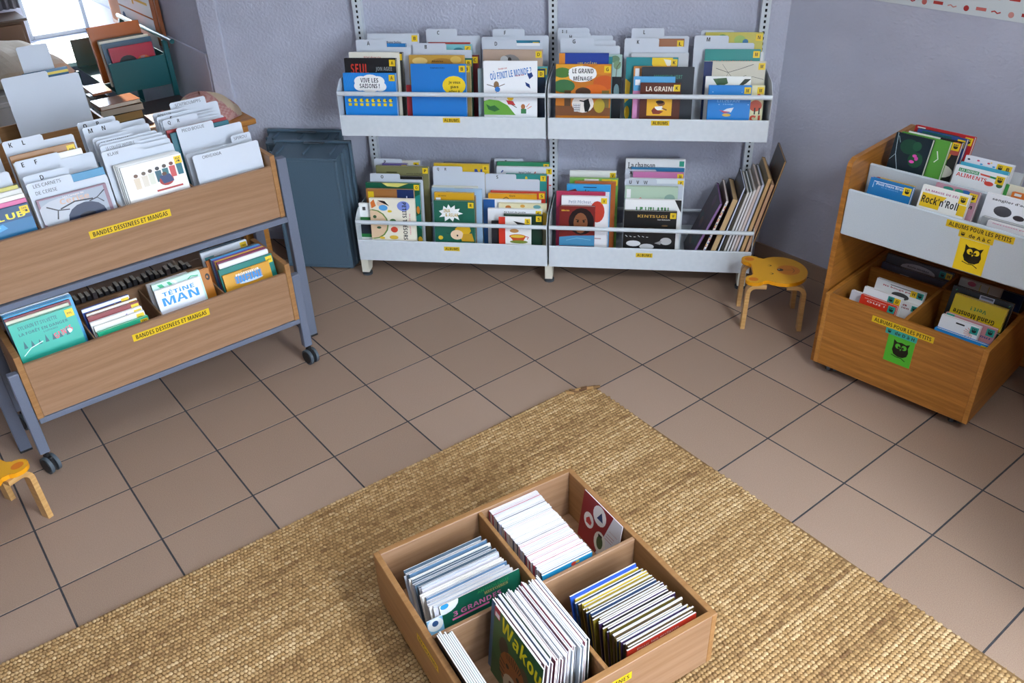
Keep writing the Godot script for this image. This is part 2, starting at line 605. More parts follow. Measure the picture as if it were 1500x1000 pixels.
func build_room() -> void:
	var wall: Material = mats["wall"]
	var H := 3.0
	# shelf wall: a diagonal wall with the trays on it
	struct("wall_back", box(Vector3(2.91, H, 0.14), 0.0), wall, "mauve grey roughcast wall behind the trays", Vector3(-0.351, H / 2, -0.07))
	# right wall along the grid, from the inner corner towards the windows
	var o := struct("wall_right", box(Vector3(0.15, H, 5.08), 0.0), wall, "mauve grey roughcast side wall", grid(0.757 + 0.075, H / 2, 0.72 + 2.54), GRID)
	o = struct("wall_left", box(Vector3(0.15, H, 2.35), 0.0), wall, "shaded side wall of the window nook", grid(-1.25 + 0.075, H / 2, -1.32 - 1.175), GRID)
	# the nook's side wall has a raised dado
	slabs("trim_1", [[Vector3(-1.262, 0, -3.6), Vector3(-1.25, 1.05, -1.32)]], mats["wall"], "raised dado on the nook wall")
	struct("trim_2", box(Vector3(0.1, H, 0.02), 0.004), wall, "plaster corner strip at the end of the shelf wall", Vector3(-1.756, H / 2, 0.008))
	# far wall of the nook, with its window
	slabs("wall_far", [[Vector3(-5.1, 0, -3.75), Vector3(-1.66, H, -3.6)], [Vector3(-1.66, 0, -3.75), Vector3(-1.25, 0.80, -3.6)], [Vector3(-1.66, 2.3, -3.75), Vector3(-1.1, H, -3.6)]], wall, "far wall of the nook with a window")
	var win := struct("window_1", frame_mesh(0.41, 1.5, 0.05, 0.03), flat("9aa0a6", 0.4), "grey framed nook window", grid(-1.455, 1.55, -3.66), GRID)
	part("pane", box(Vector3(0.37, 1.46, 0.006)), glass(), win)
	# left wall and the window wall behind the camera
	slabs("wall_side", [[Vector3(-5.25, 0, -3.75), Vector3(-5.1, H, 5.8)]], wall, "plain side wall")
	var z0 := 5.6
	slabs("wall_front", [[Vector3(-5.1, 0, z0), Vector3(0.9, 0.6, z0 + 0.2)], [Vector3(-5.1, 2.85, z0), Vector3(0.9, H, z0 + 0.2)], [Vector3(-5.1, 0.6, z0), Vector3(-2.75, 2.85, z0 + 0.2)], [Vector3(0.45, 0.6, z0), Vector3(0.9, 2.85, z0 + 0.2)]], wall, "window wall")
	var wn := struct("window_2", frame_mesh(3.2, 2.25, 0.06, 0.07, true), flat("e8e8e6", 0.4), "white framed window of the window wall", grid(-1.15, 1.725, z0 + 0.1), GRID)
	part("pane", box(Vector3(3.1, 2.15, 0.006)), glass(), wn)
	slabs("ceiling", [[Vector3(-5.25, H, -3.75), Vector3(0.95, H + 0.15, 5.8)]], mats["ceiling"], "white ceiling")
	# dark baseboard on the right wall
	slabs("baseboard_right", [[Vector3(0.745, 0, 0.78), Vector3(0.757, 0.078, 5.6)]], mats["tile2"], "brown tiled baseboard")
	# ground outside the windows
	slabs("trim_3", [[Vector3(-9, -0.3, 5.85), Vector3(6, -0.2, 14)], [Vector3(-25, -0.3, -60), Vector3(20, -0.2, -3.8)]], flat("e4e4e0", 0.9), "pale paved ground outside")

const FILL_LIGHT_Y := 2.93
# an unseen ceiling fill light, added to brighten the floor: housing, glowing diffuser and the light it gives, of the same size, just below it
func added_ceiling_fill(a: float, b: float, power: float, label: String) -> void:
	var root := thing("ceiling_fill_light", label, "added fill light", "", grid(a, FILL_LIGHT_Y, b), GRID)
	slab("housing", Vector3(-0.17, 0.01, -0.63), Vector3(0.17, 0.07, 0.63), flat("e4e4e2", 0.5), root, 0.004)
	var m := StandardMaterial3D.new()
	m.albedo_color = Color(0.9, 0.9, 0.9)
	m.emission_enabled = true
	m.emission = Color(0.93, 0.97, 1.0)
	m.emission_energy_multiplier = 2.0
	slab("diffuser", Vector3(-0.15, 0.0, -0.6), Vector3(0.15, 0.01, 0.6), m, root, 0.002)
	var l := AreaLight3D.new()
	l.name = "light"
	l.area_size = Vector2(0.3, 1.2)
	l.light_color = Color(0.93, 0.97, 1.0)
	l.light_energy = power
	l.area_range = 12.0
	l.area_attenuation = 2.0
	l.shadow_enabled = true
	root.add_child(l)
	l.position = Vector3(0, -0.006, 0)
	l.rotation.x = -PI / 2

func glass() -> StandardMaterial3D:
	if not mats.has("glass"):
		var m := StandardMaterial3D.new()
		m.transparency = BaseMaterial3D.TRANSPARENCY_ALPHA
		m.albedo_color = Color(0.95, 0.97, 1.0, 0.06)
		m.roughness = 0.0
		mats["glass"] = m
	return mats["glass"]

# boxes given by corners in the grid's turn, one structure mesh
func slabs(called: String, list: Array, mat: Material, label: String) -> MeshInstance3D:
	var st := begin()
	for l in list:
		add_box(st, (l[0] + l[1]) * 0.5, (l[1] - l[0]).abs(), 0.0)
	return struct(called, st.commit(), mat, label, Vector3.ZERO, GRID)

func frame_mesh(w: float, h: float, d: float, bar: float, mullion := false) -> ArrayMesh:
	var st := begin()
	for s in [-1.0, 1.0]:
		add_box(st, Vector3(s * (w - bar) / 2, 0, 0), Vector3(bar, h, d), 0.004)
		add_box(st, Vector3(0, s * (h - bar) / 2, 0), Vector3(w - 2 * bar, bar, d), 0.004)
	if mullion:
		add_box(st, Vector3.ZERO, Vector3(bar, h - 2 * bar, d), 0.004)
	return st.commit()

func build_floor() -> void:
	var o := grid(0, 0, 0)
	var fl := slabs("floor", [[Vector3(-5.25, -0.12, -3.75), Vector3(0.95, -0.0011, 5.8)]], mats["grout"], "brown stoneware tiled floor laid diagonally to the trays")
	# corner (0, 0) of the grid, measured along it
	var a0 := -0.9548 * cos(deg_to_rad(GRID)) - 0.6692 * sin(deg_to_rad(GRID))
	var b0 := -0.9548 * sin(deg_to_rad(GRID)) + 0.6692 * cos(deg_to_rad(GRID))
	var cells := []
	for i in range(-14, 6):
		for j in range(-12, 18):
			var a: float = a0 + (i + 0.5) * TILE
			var b: float = b0 + (j + 0.5) * TILE
			if a < -5.1 or a > 0.89 or b < -3.6 or b > 5.4:
				continue
			var p := grid(a, 0, b)
			cells.append([p.distance_to(Vector3(0.1, 0, 1.9)), a, b])
	cells.sort_custom(func(x, y): return x[0] < y[0])
	var st := begin()
	for k in cells.size():
		var at := Vector3(cells[k][1], -0.009 + rng.randf_range(-0.0002, 0.0002), cells[k][2])
		var sz := Vector3(TILE - 0.0065, 0.018, TILE - 0.0065)
		var over: float = maxf(0.0, at.x + sz.x / 2 - 0.743)      # tiles cut along the right wall
		sz.x -= over
		at.x -= over / 2
		if sz.x < 0.02:
			continue
		if k < 290:
			part("tile", box(sz, 0.0007), mats["tile%d" % rng.randi_range(0, 2)], fl, at)
		else:
			add_box(st, at, sz, 0.0007)
	var rest := part("outer_tiles", st.commit(), mats["tile0"], fl)
	rest.set_meta("kind", "stuff")

func build_rug() -> void:
	var turn := 44.5
	var root := thing("jute_rug", "woven golden brown jute rug with a frayed folded corner on the tiles", "rug", "", Vector3.ZERO, turn)
	var e0 := -3.45
	var e1 := -0.72
	var f0 := 1.085
	var f1 := 3.75
	var cut := 0.10
	# the backing, with the far corner folded in
	var pts := PackedVector2Array([Vector2(e0, f0), Vector2(e1 - cut, f0), Vector2(e1, f0 + cut * 0.5), Vector2(e1, f1), Vector2(e0, f1)])
	var st := begin()
	var up := PackedVector2Array()
	for p in pts:
		up.append(Vector2(p.x, -p.y))
	add_prism(st, up, 0.0015, 0.0075)
	var back := part("backing", st.commit(), flat("7d5f3a", 0.95), root)
	back.rotation.x = -PI / 2
	# stitches: rows run along the first axis
	var tuft := begin()
	var seg := 6
	for i in seg:
		var t0 := TAU * i / seg
		var t1 := TAU * (i + 1) / seg
		for ring in 2:
			var q := []
			for e in [[t0, ring], [t1, ring], [t1, ring + 1], [t0, ring + 1]]:
				var el: float = [0.0, 0.75, PI / 2][e[1]]
				var d := Vector3(cos(e[0]) * cos(el), sin(el), sin(e[0]) * cos(el))
				q.append([d * Vector3(0.0068, 0.0058, 0.0078), (d / Vector3(0.0068, 0.0058, 0.0078)).normalized()])
			for ids in [[0, 1, 2], [0, 2, 3]]:
				var flip: bool = (q[ids[2]][0] - q[ids[0]][0]).cross(q[ids[1]][0] - q[ids[0]][0]).dot(q[ids[0]][1]) < 0.0
				for id in ([ids[0], ids[2], ids[1]] if flip else ids):
					tuft.set_color(Color.WHITE)
					tuft.set_normal(q[id][1])
					tuft.add_vertex(q[id][0])
	var px := 0.0118
	var pz := 0.0142
	var nx := int((e1 - e0) / px)
	var nz := int((f1 - f0) / pz)
	var rows := FastNoiseLite.new()
	rows.seed = 5
	rows.frequency = 0.11
	var drift := FastNoiseLite.new()
	drift.seed = 9
	drift.frequency = 0.9
	var xf := []
	var cols := []
	var light := lin("d0b388")
	var mid := lin("ab8858")
	var dark := lin("745230")
	for j in nz:
		var bend := 0.006 * sin(j * 0.13)
		var tone := rows.get_noise_2d(j * 1.0, 0.0) * 0.8 + rng.randf_range(-0.12, 0.12) - (0.45 if rng.randf() < 0.05 else 0.0)
		for i in nx:
			var x := e1 - 0.006 - i * px - (0.5 * px if j % 2 == 1 else 0.0) + bend + rng.randf_range(-0.0012, 0.0012)
			var z := f0 + 0.006 + j * pz + 0.004 * sin(i * 0.05) + rng.randf_range(-0.001, 0.001)
			if x > e1 + 0.008 or (e1 - x) + (z - f0) * 2.0 < cut:
				continue
			var b := Basis(UPV, rng.randf_range(0.25, 0.75)) * Basis.from_scale(Vector3(1, rng.randf_range(0.75, 1.2), rng.randf_range(0.95, 1.15)))
			xf.append(Transform3D(b, Vector3(x, 0.0062, z)))
			var v := tone + drift.get_noise_2d(x * 6.0, j * 0.7) * 0.6 + rng.randf_range(-0.38, 0.38)
			cols.append(mid.lerp(light, clampf(v, 0, 1)) if v > 0 else mid.lerp(dark, clampf(-v, 0, 1)))
	var mm := MultiMesh.new()
	mm.transform_format = MultiMesh.TRANSFORM_3D
	mm.use_colors = true
	mm.mesh = tuft.commit()
	mm.instance_count = xf.size()
	for k in xf.size():
		mm.set_instance_transform(k, xf[k])
		mm.set_instance_color(k, cols[k])
	var mi := MultiMeshInstance3D.new()
	mi.name = "weave"
	mi.multimesh = mm
	mi.material_override = ink(0.9)
	mi.set_meta("kind", "stuff")
	root.add_child(mi, true)
	# the rolled-in corner, a twisted fold of weave and loose strands
	st = begin()
	for k in 9:
		var a := Vector3(e1 - cut - 0.02 + k * 0.013, 0.012, f0 + 0.012 + k * 0.0055 + rng.randf_range(-0.004, 0.004))
		var b := a + Vector3(rng.randf_range(0.018, 0.034), rng.randf_range(-0.004, 0.008), rng.randf_range(0.01, 0.03))
		st.set_color(lin(["a07a4c", "5f4228", "7a5a38"][k % 3]))
		add_tube(st, a, b, 0.0095, 7, true, 0.006)
	part("folded_corner", st.commit(), ink(0.95), root)
	st = begin()
	for k in 90:
		var along := rng.randf_range(0.0, 2.4)
		var a := Vector3(e1 - cut - along, 0.004, f0 + 0.004)
		if k % 3 == 0:
			a = Vector3(e1 - 0.003, 0.004, f0 + cut + along)
		var b := a + (Vector3(rng.randf_range(-0.012, 0.012), 0.002, -rng.randf_range(0.004, 0.014)) if k % 3 != 0 else Vector3(rng.randf_range(0.003, 0.010), 0.002, rng.randf_range(-0.012, 0.012)))
		st.set_color(lin("a98858"))
		add_tube(st, a, b, 0.0011, 4, false)
	var fr := part("frayed_strands", st.commit(), ink(0.95), root)
	fr.set_meta("kind", "stuff")

# ---------------------------------------------------------------- white wall trays
func build_shelving() -> void:
	var root := thing("wall_shelving", "white metal wall shelving with two rows of picture book trays", "shelf")
	var wm: Material = mats["white_metal"]
	# slotted uprights: two flanges and the bars between the slots, a dark sheet behind paints the shade inside the slots
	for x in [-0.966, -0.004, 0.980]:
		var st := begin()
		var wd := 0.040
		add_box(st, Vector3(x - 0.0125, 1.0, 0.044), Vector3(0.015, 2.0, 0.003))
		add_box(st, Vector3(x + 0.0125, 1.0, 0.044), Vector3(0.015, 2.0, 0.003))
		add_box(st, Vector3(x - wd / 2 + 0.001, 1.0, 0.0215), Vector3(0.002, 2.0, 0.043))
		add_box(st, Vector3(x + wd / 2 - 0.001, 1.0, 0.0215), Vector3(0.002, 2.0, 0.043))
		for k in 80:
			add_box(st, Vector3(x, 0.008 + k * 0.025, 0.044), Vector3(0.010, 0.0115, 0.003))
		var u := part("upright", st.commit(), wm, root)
		part("slot_shade", box(Vector3(0.034, 1.99, 0.004)), flat("1c1c20", 0.9), u, Vector3(x, 1.0, 0.030))
	for x in [-0.975, 0.002, 0.972]:
		var foot := PackedVector2Array([Vector2(0.405, 0.024), Vector2(0.405, 0.108), Vector2(0.01, 0.108), Vector2(0.01, 0.09), Vector2(0.33, 0.05), Vector2(0.345, 0.024)])
		var st := begin()
		add_prism(st, foot, -0.019, 0.019)
		var lg := part("leg", st.commit(), flat("d8d4c4", 0.5), root, Vector3(x, 0, 0))
		lg.rotation.y = -PI / 2
		st = begin()
		add_tube(st, Vector3(0, 0.0, 0), Vector3(0, 0.012, 0), 0.026, 18)
		add_tube(st, Vector3(0, 0.012, 0), Vector3(0, 0.026, 0), 0.010, 10)
		part("foot_pad", st.commit(), flat("3f464c", 0.5), lg, Vector3(0.375, 0, 0))
	for row in 2:
		for col in 2:
			var x0 := -0.990 if col == 0 else 0.006
			var x1 := -0.003 if col == 0 else 1.002
			var yb := 0.780 if row == 0 else 0.105
			var zf := 0.430 if row == 0 else 0.422
			var pt := 0.876 if row == 0 else 0.217
			var ry := 0.982 if row == 0 else 0.320
			var tr := sub("book_tray", root)
			part("front_panel", box(Vector3(x1 - x0 - 0.006, pt - yb, 0.004), 0.0015), wm, tr, Vector3((x0 + x1) / 2, (pt + yb) / 2, zf - 0.002))
			var lip := begin()
			add_tube(lip, Vector3(x0 + 0.004, pt - 0.002, zf - 0.006), Vector3(x1 - 0.004, pt - 0.002, zf - 0.006), 0.006, 10)
			part("panel_lip", lip.commit(), wm, tr)
			part("tray_floor", box(Vector3(x1 - x0 - 0.006, 0.004, zf - 0.05), 0.0), wm, tr, Vector3((x0 + x1) / 2, yb + 0.014, (zf + 0.044) / 2))
			part("rail", tube(Vector3(x0 + 0.002, ry, zf - 0.006), Vector3(x1 - 0.002, ry, zf - 0.006), 0.0105, 14), wm, tr)
			part("back_rail", tube(Vector3(x0 + 0.002, yb + 0.17, 0.06), Vector3(x1 - 0.002, yb + 0.17, 0.06), 0.008, 10), wm, tr)
			part("back_ledge", box(Vector3(x1 - x0 - 0.006, 0.06, 0.004)), wm, tr, Vector3((x0 + x1) / 2, yb + 0.05, 0.05))
			for s in 2:
				var prof := PackedVector2Array([Vector2(zf, yb), Vector2(zf, ry + 0.006), Vector2(zf - 0.012, ry + 0.018), Vector2(zf - 0.05, ry + 0.042), Vector2(zf - 0.07, ry + 0.05), Vector2(0.05, ry + 0.05), Vector2(0.05, yb)])
				var st := begin()
				add_prism(st, prof, -0.0012, 0.0012)
				var pl := part("end_panel", st.commit(), wm, tr, Vector3(x0 + 0.0015 if s == 0 else x1 - 0.0015, 0, 0))
				pl.rotation.y = -PI / 2
			var lx: float = [[-0.447, 0.520], [-0.494, 0.483]][row][col]
			part("label", tape("ALBUMS", 0.082, 0.023, "e2bf22", "17150e", 0.84, 0.62), ink(0.45), tr, Vector3(lx, 0.8635 if row == 0 else 0.187, zf + 0.0004))

# ---------------------------------------------------------------- comic bins
func panel_set(root: Node3D, e1a: float, e1b: float, ya: float, yb: float, f0: float, f1: float, ends: float, splits: Array) -> void:
	var w: Material = mats["beech"]
	var e: Material = mats["beech_edge"]
	slab("front_panel", Vector3(e1a, ya, f1 - 0.018), Vector3(e1b, yb, f1), w, root)
	slab("back_panel", Vector3(e1a, ya, f0), Vector3(e1b, yb, f0 + 0.018), w, root)
	slab("bottom_board", Vector3(e1a, ya - 0.002, f0 + 0.018), Vector3(e1b, ya + 0.012, f1 - 0.018), w, root)
	for s in 2:
		var x := e1a - 0.022 if s == 0 else e1b
		slab("end_board", Vector3(x, ya - 0.003, f0 - 0.002), Vector3(x + 0.022, ends, f1 + 0.002), e, root)
	for k in range(1, splits.size() + 1):
		var x: float = splits[k - 1]
		slab("divider", Vector3(x - 0.003, ya + 0.012, f0 + 0.018), Vector3(x + 0.003, yb - 0.012, f1 - 0.018), w, root, 0.0008)

func caster(parent: Node3D, at: Vector3, r: float, turn: float) -> void:
	var c := sub("caster", parent, at, turn)
	var st := begin()
	for s in [-1.0, 1.0]:
		add_tube(st, Vector3(s * 0.008, r, 0), Vector3(s * 0.021, r, 0), r, 22)
	part("tyre", st.commit(), flat("4c565e", 0.55), c)
	st = begin()
	for s in [-1.0, 1.0]:
		add_tube(st, Vector3(s * 0.021, r, 0), Vector3(s * 0.0235, r, 0), r * 0.78, 20)
	add_box(st, Vector3(0, r * 1.2, 0), Vector3(0.015, r * 1.7, r * 1.3), 0.003)
	add_tube(st, Vector3(0, r * 1.9, 0), Vector3(0, r * 2.6, 0), 0.008, 10)
	part("housing", st.commit(), flat("17181a", 0.5), c)

func build_tall_bin() -> void:
	var root := thing("tall_comic_bin", "tall beech comic bin on grey metal legs full of white cards", "book bin", "", Vector3.ZERO, 47.0)
	var g: Material = mats["grey_metal"]
	panel_set(root, -2.700, -1.514, 0.630, 0.860, -0.545, -0.090, 0.905, [-2.417, -2.125, -1.835])
	for z in [-0.0925, -0.525]:
		slab("rail", Vector3(-2.735, 0.602, z - 0.014), Vector3(-1.490, 0.6265, z + 0.016), g, root, 0.002)
	for z in [-0.100, -0.515]:
		for x in [-2.745, -1.4665]:
			var l := slab("leg", Vector3(x - 0.022, 0.008, z - 0.018), Vector3(x + 0.022, 0.885, z + 0.018), g, root, 0.003)
			part("end_cap", box(Vector3(0.046, 0.010, 0.038), 0.002), flat("17181a", 0.5), l, Vector3(0, -0.4415, 0))
	part("label", tape("BANDES DESSINEES ET MANGAS", 0.312, 0.030, "dcb81c", "17150e", 0.92, 0.58), ink(0.45), root, Vector3(-2.117, 0.790, -0.0896))

func build_low_bin() -> void:
	var root := thing("rolling_comic_bin", "low beech comic bin on grey legs with casters, tucked under the tall one", "book bin", "", Vector3.ZERO, 47.0)
	var g: Material = mats["grey_metal"]
	panel_set(root, -2.657, -1.627, 0.250, 0.478, -0.205, 0.125, 0.519, [-2.3995, -2.142, -1.8845])
	slab("rear_shelf", Vector3(-2.676, 0.248, -0.276), Vector3(-1.604, 0.262, -0.208), mats["beech"], root)
	slab("rail", Vector3(-2.676, 0.224, 0.098), Vector3(-1.604, 0.2465, 0.1265), g, root, 0.002)
	slab("rail", Vector3(-2.676, 0.224, -0.276), Vector3(-1.604, 0.2465, -0.25), g, root, 0.002)
	for z in [0.104, -0.255]:
		for x in [-2.699, -1.584]:
			slab("leg", Vector3(x - 0.0185, 0.092, z - 0.017), Vector3(x + 0.0185, 0.452, z + 0.017), g, root, 0.003)
			caster(root, Vector3(x + 0.004, 0, z + 0.008), 0.036, 8.0 if x > -2.0 else 20.0)
	part("label", tape("BANDES DESSINEES ET MANGAS", 0.306, 0.030, "dcb81c", "17150e", 0.92, 0.58), ink(0.45), root, Vector3(-2.126, 0.433, 0.1254))

# ---------------------------------------------------------------- display unit and its wooden bin
func build_display_unit() -> void:
	var root := thing("display_unit", "oak display unit with white front panels stepped for board books", "book display", "", Vector3(1.214, 0, 1.096), -38.0)
	var oak: Material = mats["oak"]
	var ed: Material = mats["oak_edge"]
	for s in 2:
		var x := -0.026 if s == 0 else 0.932
		var prof := PackedVector2Array([Vector2(-0.03, 0.03), Vector2(-0.03, 0.915), Vector2(-0.036, 0.930), Vector2(-0.06, 0.943), Vector2(-0.562, 0.943), Vector2(-0.562, 0.03)])
		var st := begin()
		add_prism(st, prof, -0.010, 0.010)
		var b := part("side_board", st.commit(), ed if s == 1 else oak, root, Vector3(x + 0.010, 0, 0))
		b.rotation.y = -PI / 2
	var wb: Material = mats["white_board"]
	slab("front_panel", Vector3(-0.004, 0.640, -0.044), Vector3(0.93, 0.828, -0.030), wb, root, 0.004)
	slab("step_panel", Vector3(-0.004, 0.700, -0.194), Vector3(0.93, 0.888, -0.180), wb, root, 0.004)
	slab("shelf_board", Vector3(-0.004, 0.640, -0.180), Vector3(0.93, 0.652, -0.044), oak, root, 0.001)
	slab("shelf_board", Vector3(-0.004, 0.722, -0.548), Vector3(0.93, 0.736, -0.194), oak, root, 0.001)
	slab("back_panel", Vector3(-0.004, 0.05, -0.561), Vector3(0.93, 0.78, -0.549), oak, root, 0.001)
	var lab := sub("label_set", root, Vector3(0.490, 0, -0.0299))
	part("label", tape("ALBUMS POUR LES PETITS", 0.230, 0.026, "dcb81c", "17150e", 0.92, 0.6), ink(0.45), lab, Vector3(0, 0.806, 0))
	part("label", owl_tape("de A à C", 0.118, 0.024, "dcb81c"), ink(0.45), lab, Vector3(-0.006, 0.781, 0.0002))
	part("owl_sticker", owl_plate(0.102, 0.122, "f0cc1e"), ink(0.4), lab, Vector3(-0.005, 0.706, 0.0001))
	# the bin below
	var bin := thing("wooden_book_bin", "low oak bin with an owl on green, under the white display panels", "book bin", "", Vector3(1.214, 0, 1.096), -38.0)
	slab("front_panel", Vector3(0.018, 0.050, -0.018), Vector3(0.626, 0.385, 0.0), oak, bin)
	slab("back_panel", Vector3(0.018, 0.050, -0.546), Vector3(0.626, 0.385, -0.530), oak, bin)
	slab("cross_wall", Vector3(0.018, 0.075, -0.372), Vector3(0.626, 0.375, -0.358), oak, bin)
	slab("bottom_board", Vector3(0.018, 0.052, -0.530), Vector3(0.626, 0.072, -0.018), oak, bin)
	slab("side_panel", Vector3(0.0, 0.050, -0.546), Vector3(0.018, 0.386, 0.001), ed, bin)
	slab("side_panel", Vector3(0.626, 0.050, -0.546), Vector3(0.645, 0.386, 0.001), ed, bin)
	slab("divider", Vector3(0.316, 0.072, -0.358), Vector3(0.330, 0.380, -0.018), ed, bin)
	slab("divider", Vector3(0.316, 0.072, -0.530), Vector3(0.330, 0.380, -0.372), ed, bin)
	for x in [0.06, 0.585]:
		for z in [-0.06, -0.49]:
			caster(bin, Vector3(x, 0, z), 0.020, 30.0)
	lab = sub("label_set", bin, Vector3(0.330, 0, 0.0002))
	part("label", tape("ALBUMS POUR LES PETITS", 0.245, 0.027, "dcb81c", "17150e", 0.92, 0.6), ink(0.45), lab, Vector3(-0.002, 0.349, 0))
	part("label", owl_tape("de D à H", 0.124, 0.025, "2f9f92"), ink(0.45), lab, Vector3(0.0, 0.322, 0.0002))
	part("owl_sticker", owl_plate(0.106, 0.124, "4fb02c"), ink(0.4), lab, Vector3(0.006, 0.252, 0.0001))

func owl_plate(w: float, h: float, back: String) -> ArrayMesh:
	var st := begin()
	st.set_color(lin(back))
	add_box(st, Vector3(0, 0, 0.0002), Vector3(w, h, 0.0006))
	add_owl(st, Vector2(0.004, 0.004), w * 0.84, 0.0007, back)
	return st.commit()

func owl_tape(txt: String, w: float, h: float, back: String) -> ArrayMesh:
	var st := begin()
	st.set_color(lin(back))
	add_box(st, Vector3(0, 0, 0.0002), Vector3(w, h, 0.0006))
	add_owl(st, Vector2(-w * 0.5 + h * 0.6, 0), h * 0.75, 0.0007, back, false)
	add_text(st, txt, Rect2(-w * 0.2, -h * 0.28, w * 0.62, h * 0.6), 0.0007, "17150e")
	return st.commit()

# ---------------------------------------------------------------- magazine box on the rug
func build_magazine_box() -> void:
	var root := thing("magazine_box", "square beech magazine box with four compartments on the rug", "box", "", Vector3(-0.311, 0, 2.562), 38.55)
	var w: Material = mats["beech"]
	var e: Material = mats["beech_edge"]
	var S := 0.713
	var y0 := 0.052
	var y1 := 0.250
	slab("wall_panel", Vector3(0.018, y0, 0.0), Vector3(S - 0.018, y1, 0.018), w, root)
	slab("wall_panel", Vector3(0.018, y0, S - 0.018), Vector3(S - 0.018, y1, S), w, root)
	slab("wall_panel", Vector3(0.0, y0, 0.0), Vector3(0.018, y1, S), e, root)
	slab("wall_panel", Vector3(S - 0.018, y0, 0.0), Vector3(S, y1, S), e, root)
	for q in [[0.0181, 0.0, S - 0.0181, 0.018], [0.0181, S - 0.018, S - 0.0181, S]]:
		slab("edge_band", Vector3(q[0], y1 + 0.0002, q[1]), Vector3(q[2], y1 + 0.0014, q[3]), e, root, 0.0004)
	slab("bottom_board", Vector3(0.018, y0, 0.018), Vector3(S - 0.018, y0 + 0.014, S - 0.018), w, root)
	slab("divider", Vector3(0.349, y0 + 0.014, 0.018), Vector3(0.362, y1 - 0.003, 0.358), e, root)
	slab("divider", Vector3(0.349, y0 + 0.014, 0.371), Vector3(0.362, y1 - 0.003, S - 0.018), e, root)
	slab("divider", Vector3(0.018, y0 + 0.014, 0.358), Vector3(S - 0.018, y1 - 0.003, 0.371), w, root)
	for x in [0.06, S - 0.06]:
		for z in [0.06, S - 0.06]:
			caster(root, Vector3(x, 0.012, z), 0.0155, 20.0)
	part("label", tape("MAGAZINES", 0.13, 0.027, "dcb81c", "17150e", 0.88, 0.6), ink(0.45), root, Vector3(0.357, 0.198, S + 0.0004))
	var l := part("label", tape("MAGAZINES", 0.13, 0.027, "dcb81c", "17150e", 0.88, 0.6), ink(0.45), root, Vector3(-0.0004, 0.193, 0.362))
	l.rotation.y = -PI / 2

func paperbacks() -> void:
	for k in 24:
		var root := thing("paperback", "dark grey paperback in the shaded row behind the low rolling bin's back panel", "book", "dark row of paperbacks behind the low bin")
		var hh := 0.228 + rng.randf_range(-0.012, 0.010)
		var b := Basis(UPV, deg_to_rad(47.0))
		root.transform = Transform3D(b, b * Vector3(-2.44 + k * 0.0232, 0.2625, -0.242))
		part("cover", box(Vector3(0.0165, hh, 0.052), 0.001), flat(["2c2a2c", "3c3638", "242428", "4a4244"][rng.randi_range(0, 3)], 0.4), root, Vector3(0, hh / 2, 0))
		part("pages", box(Vector3(0.0125, 0.002, 0.046)), flat("b8b0a4", 0.8), root, Vector3(0, hh + 0.0005, 0))

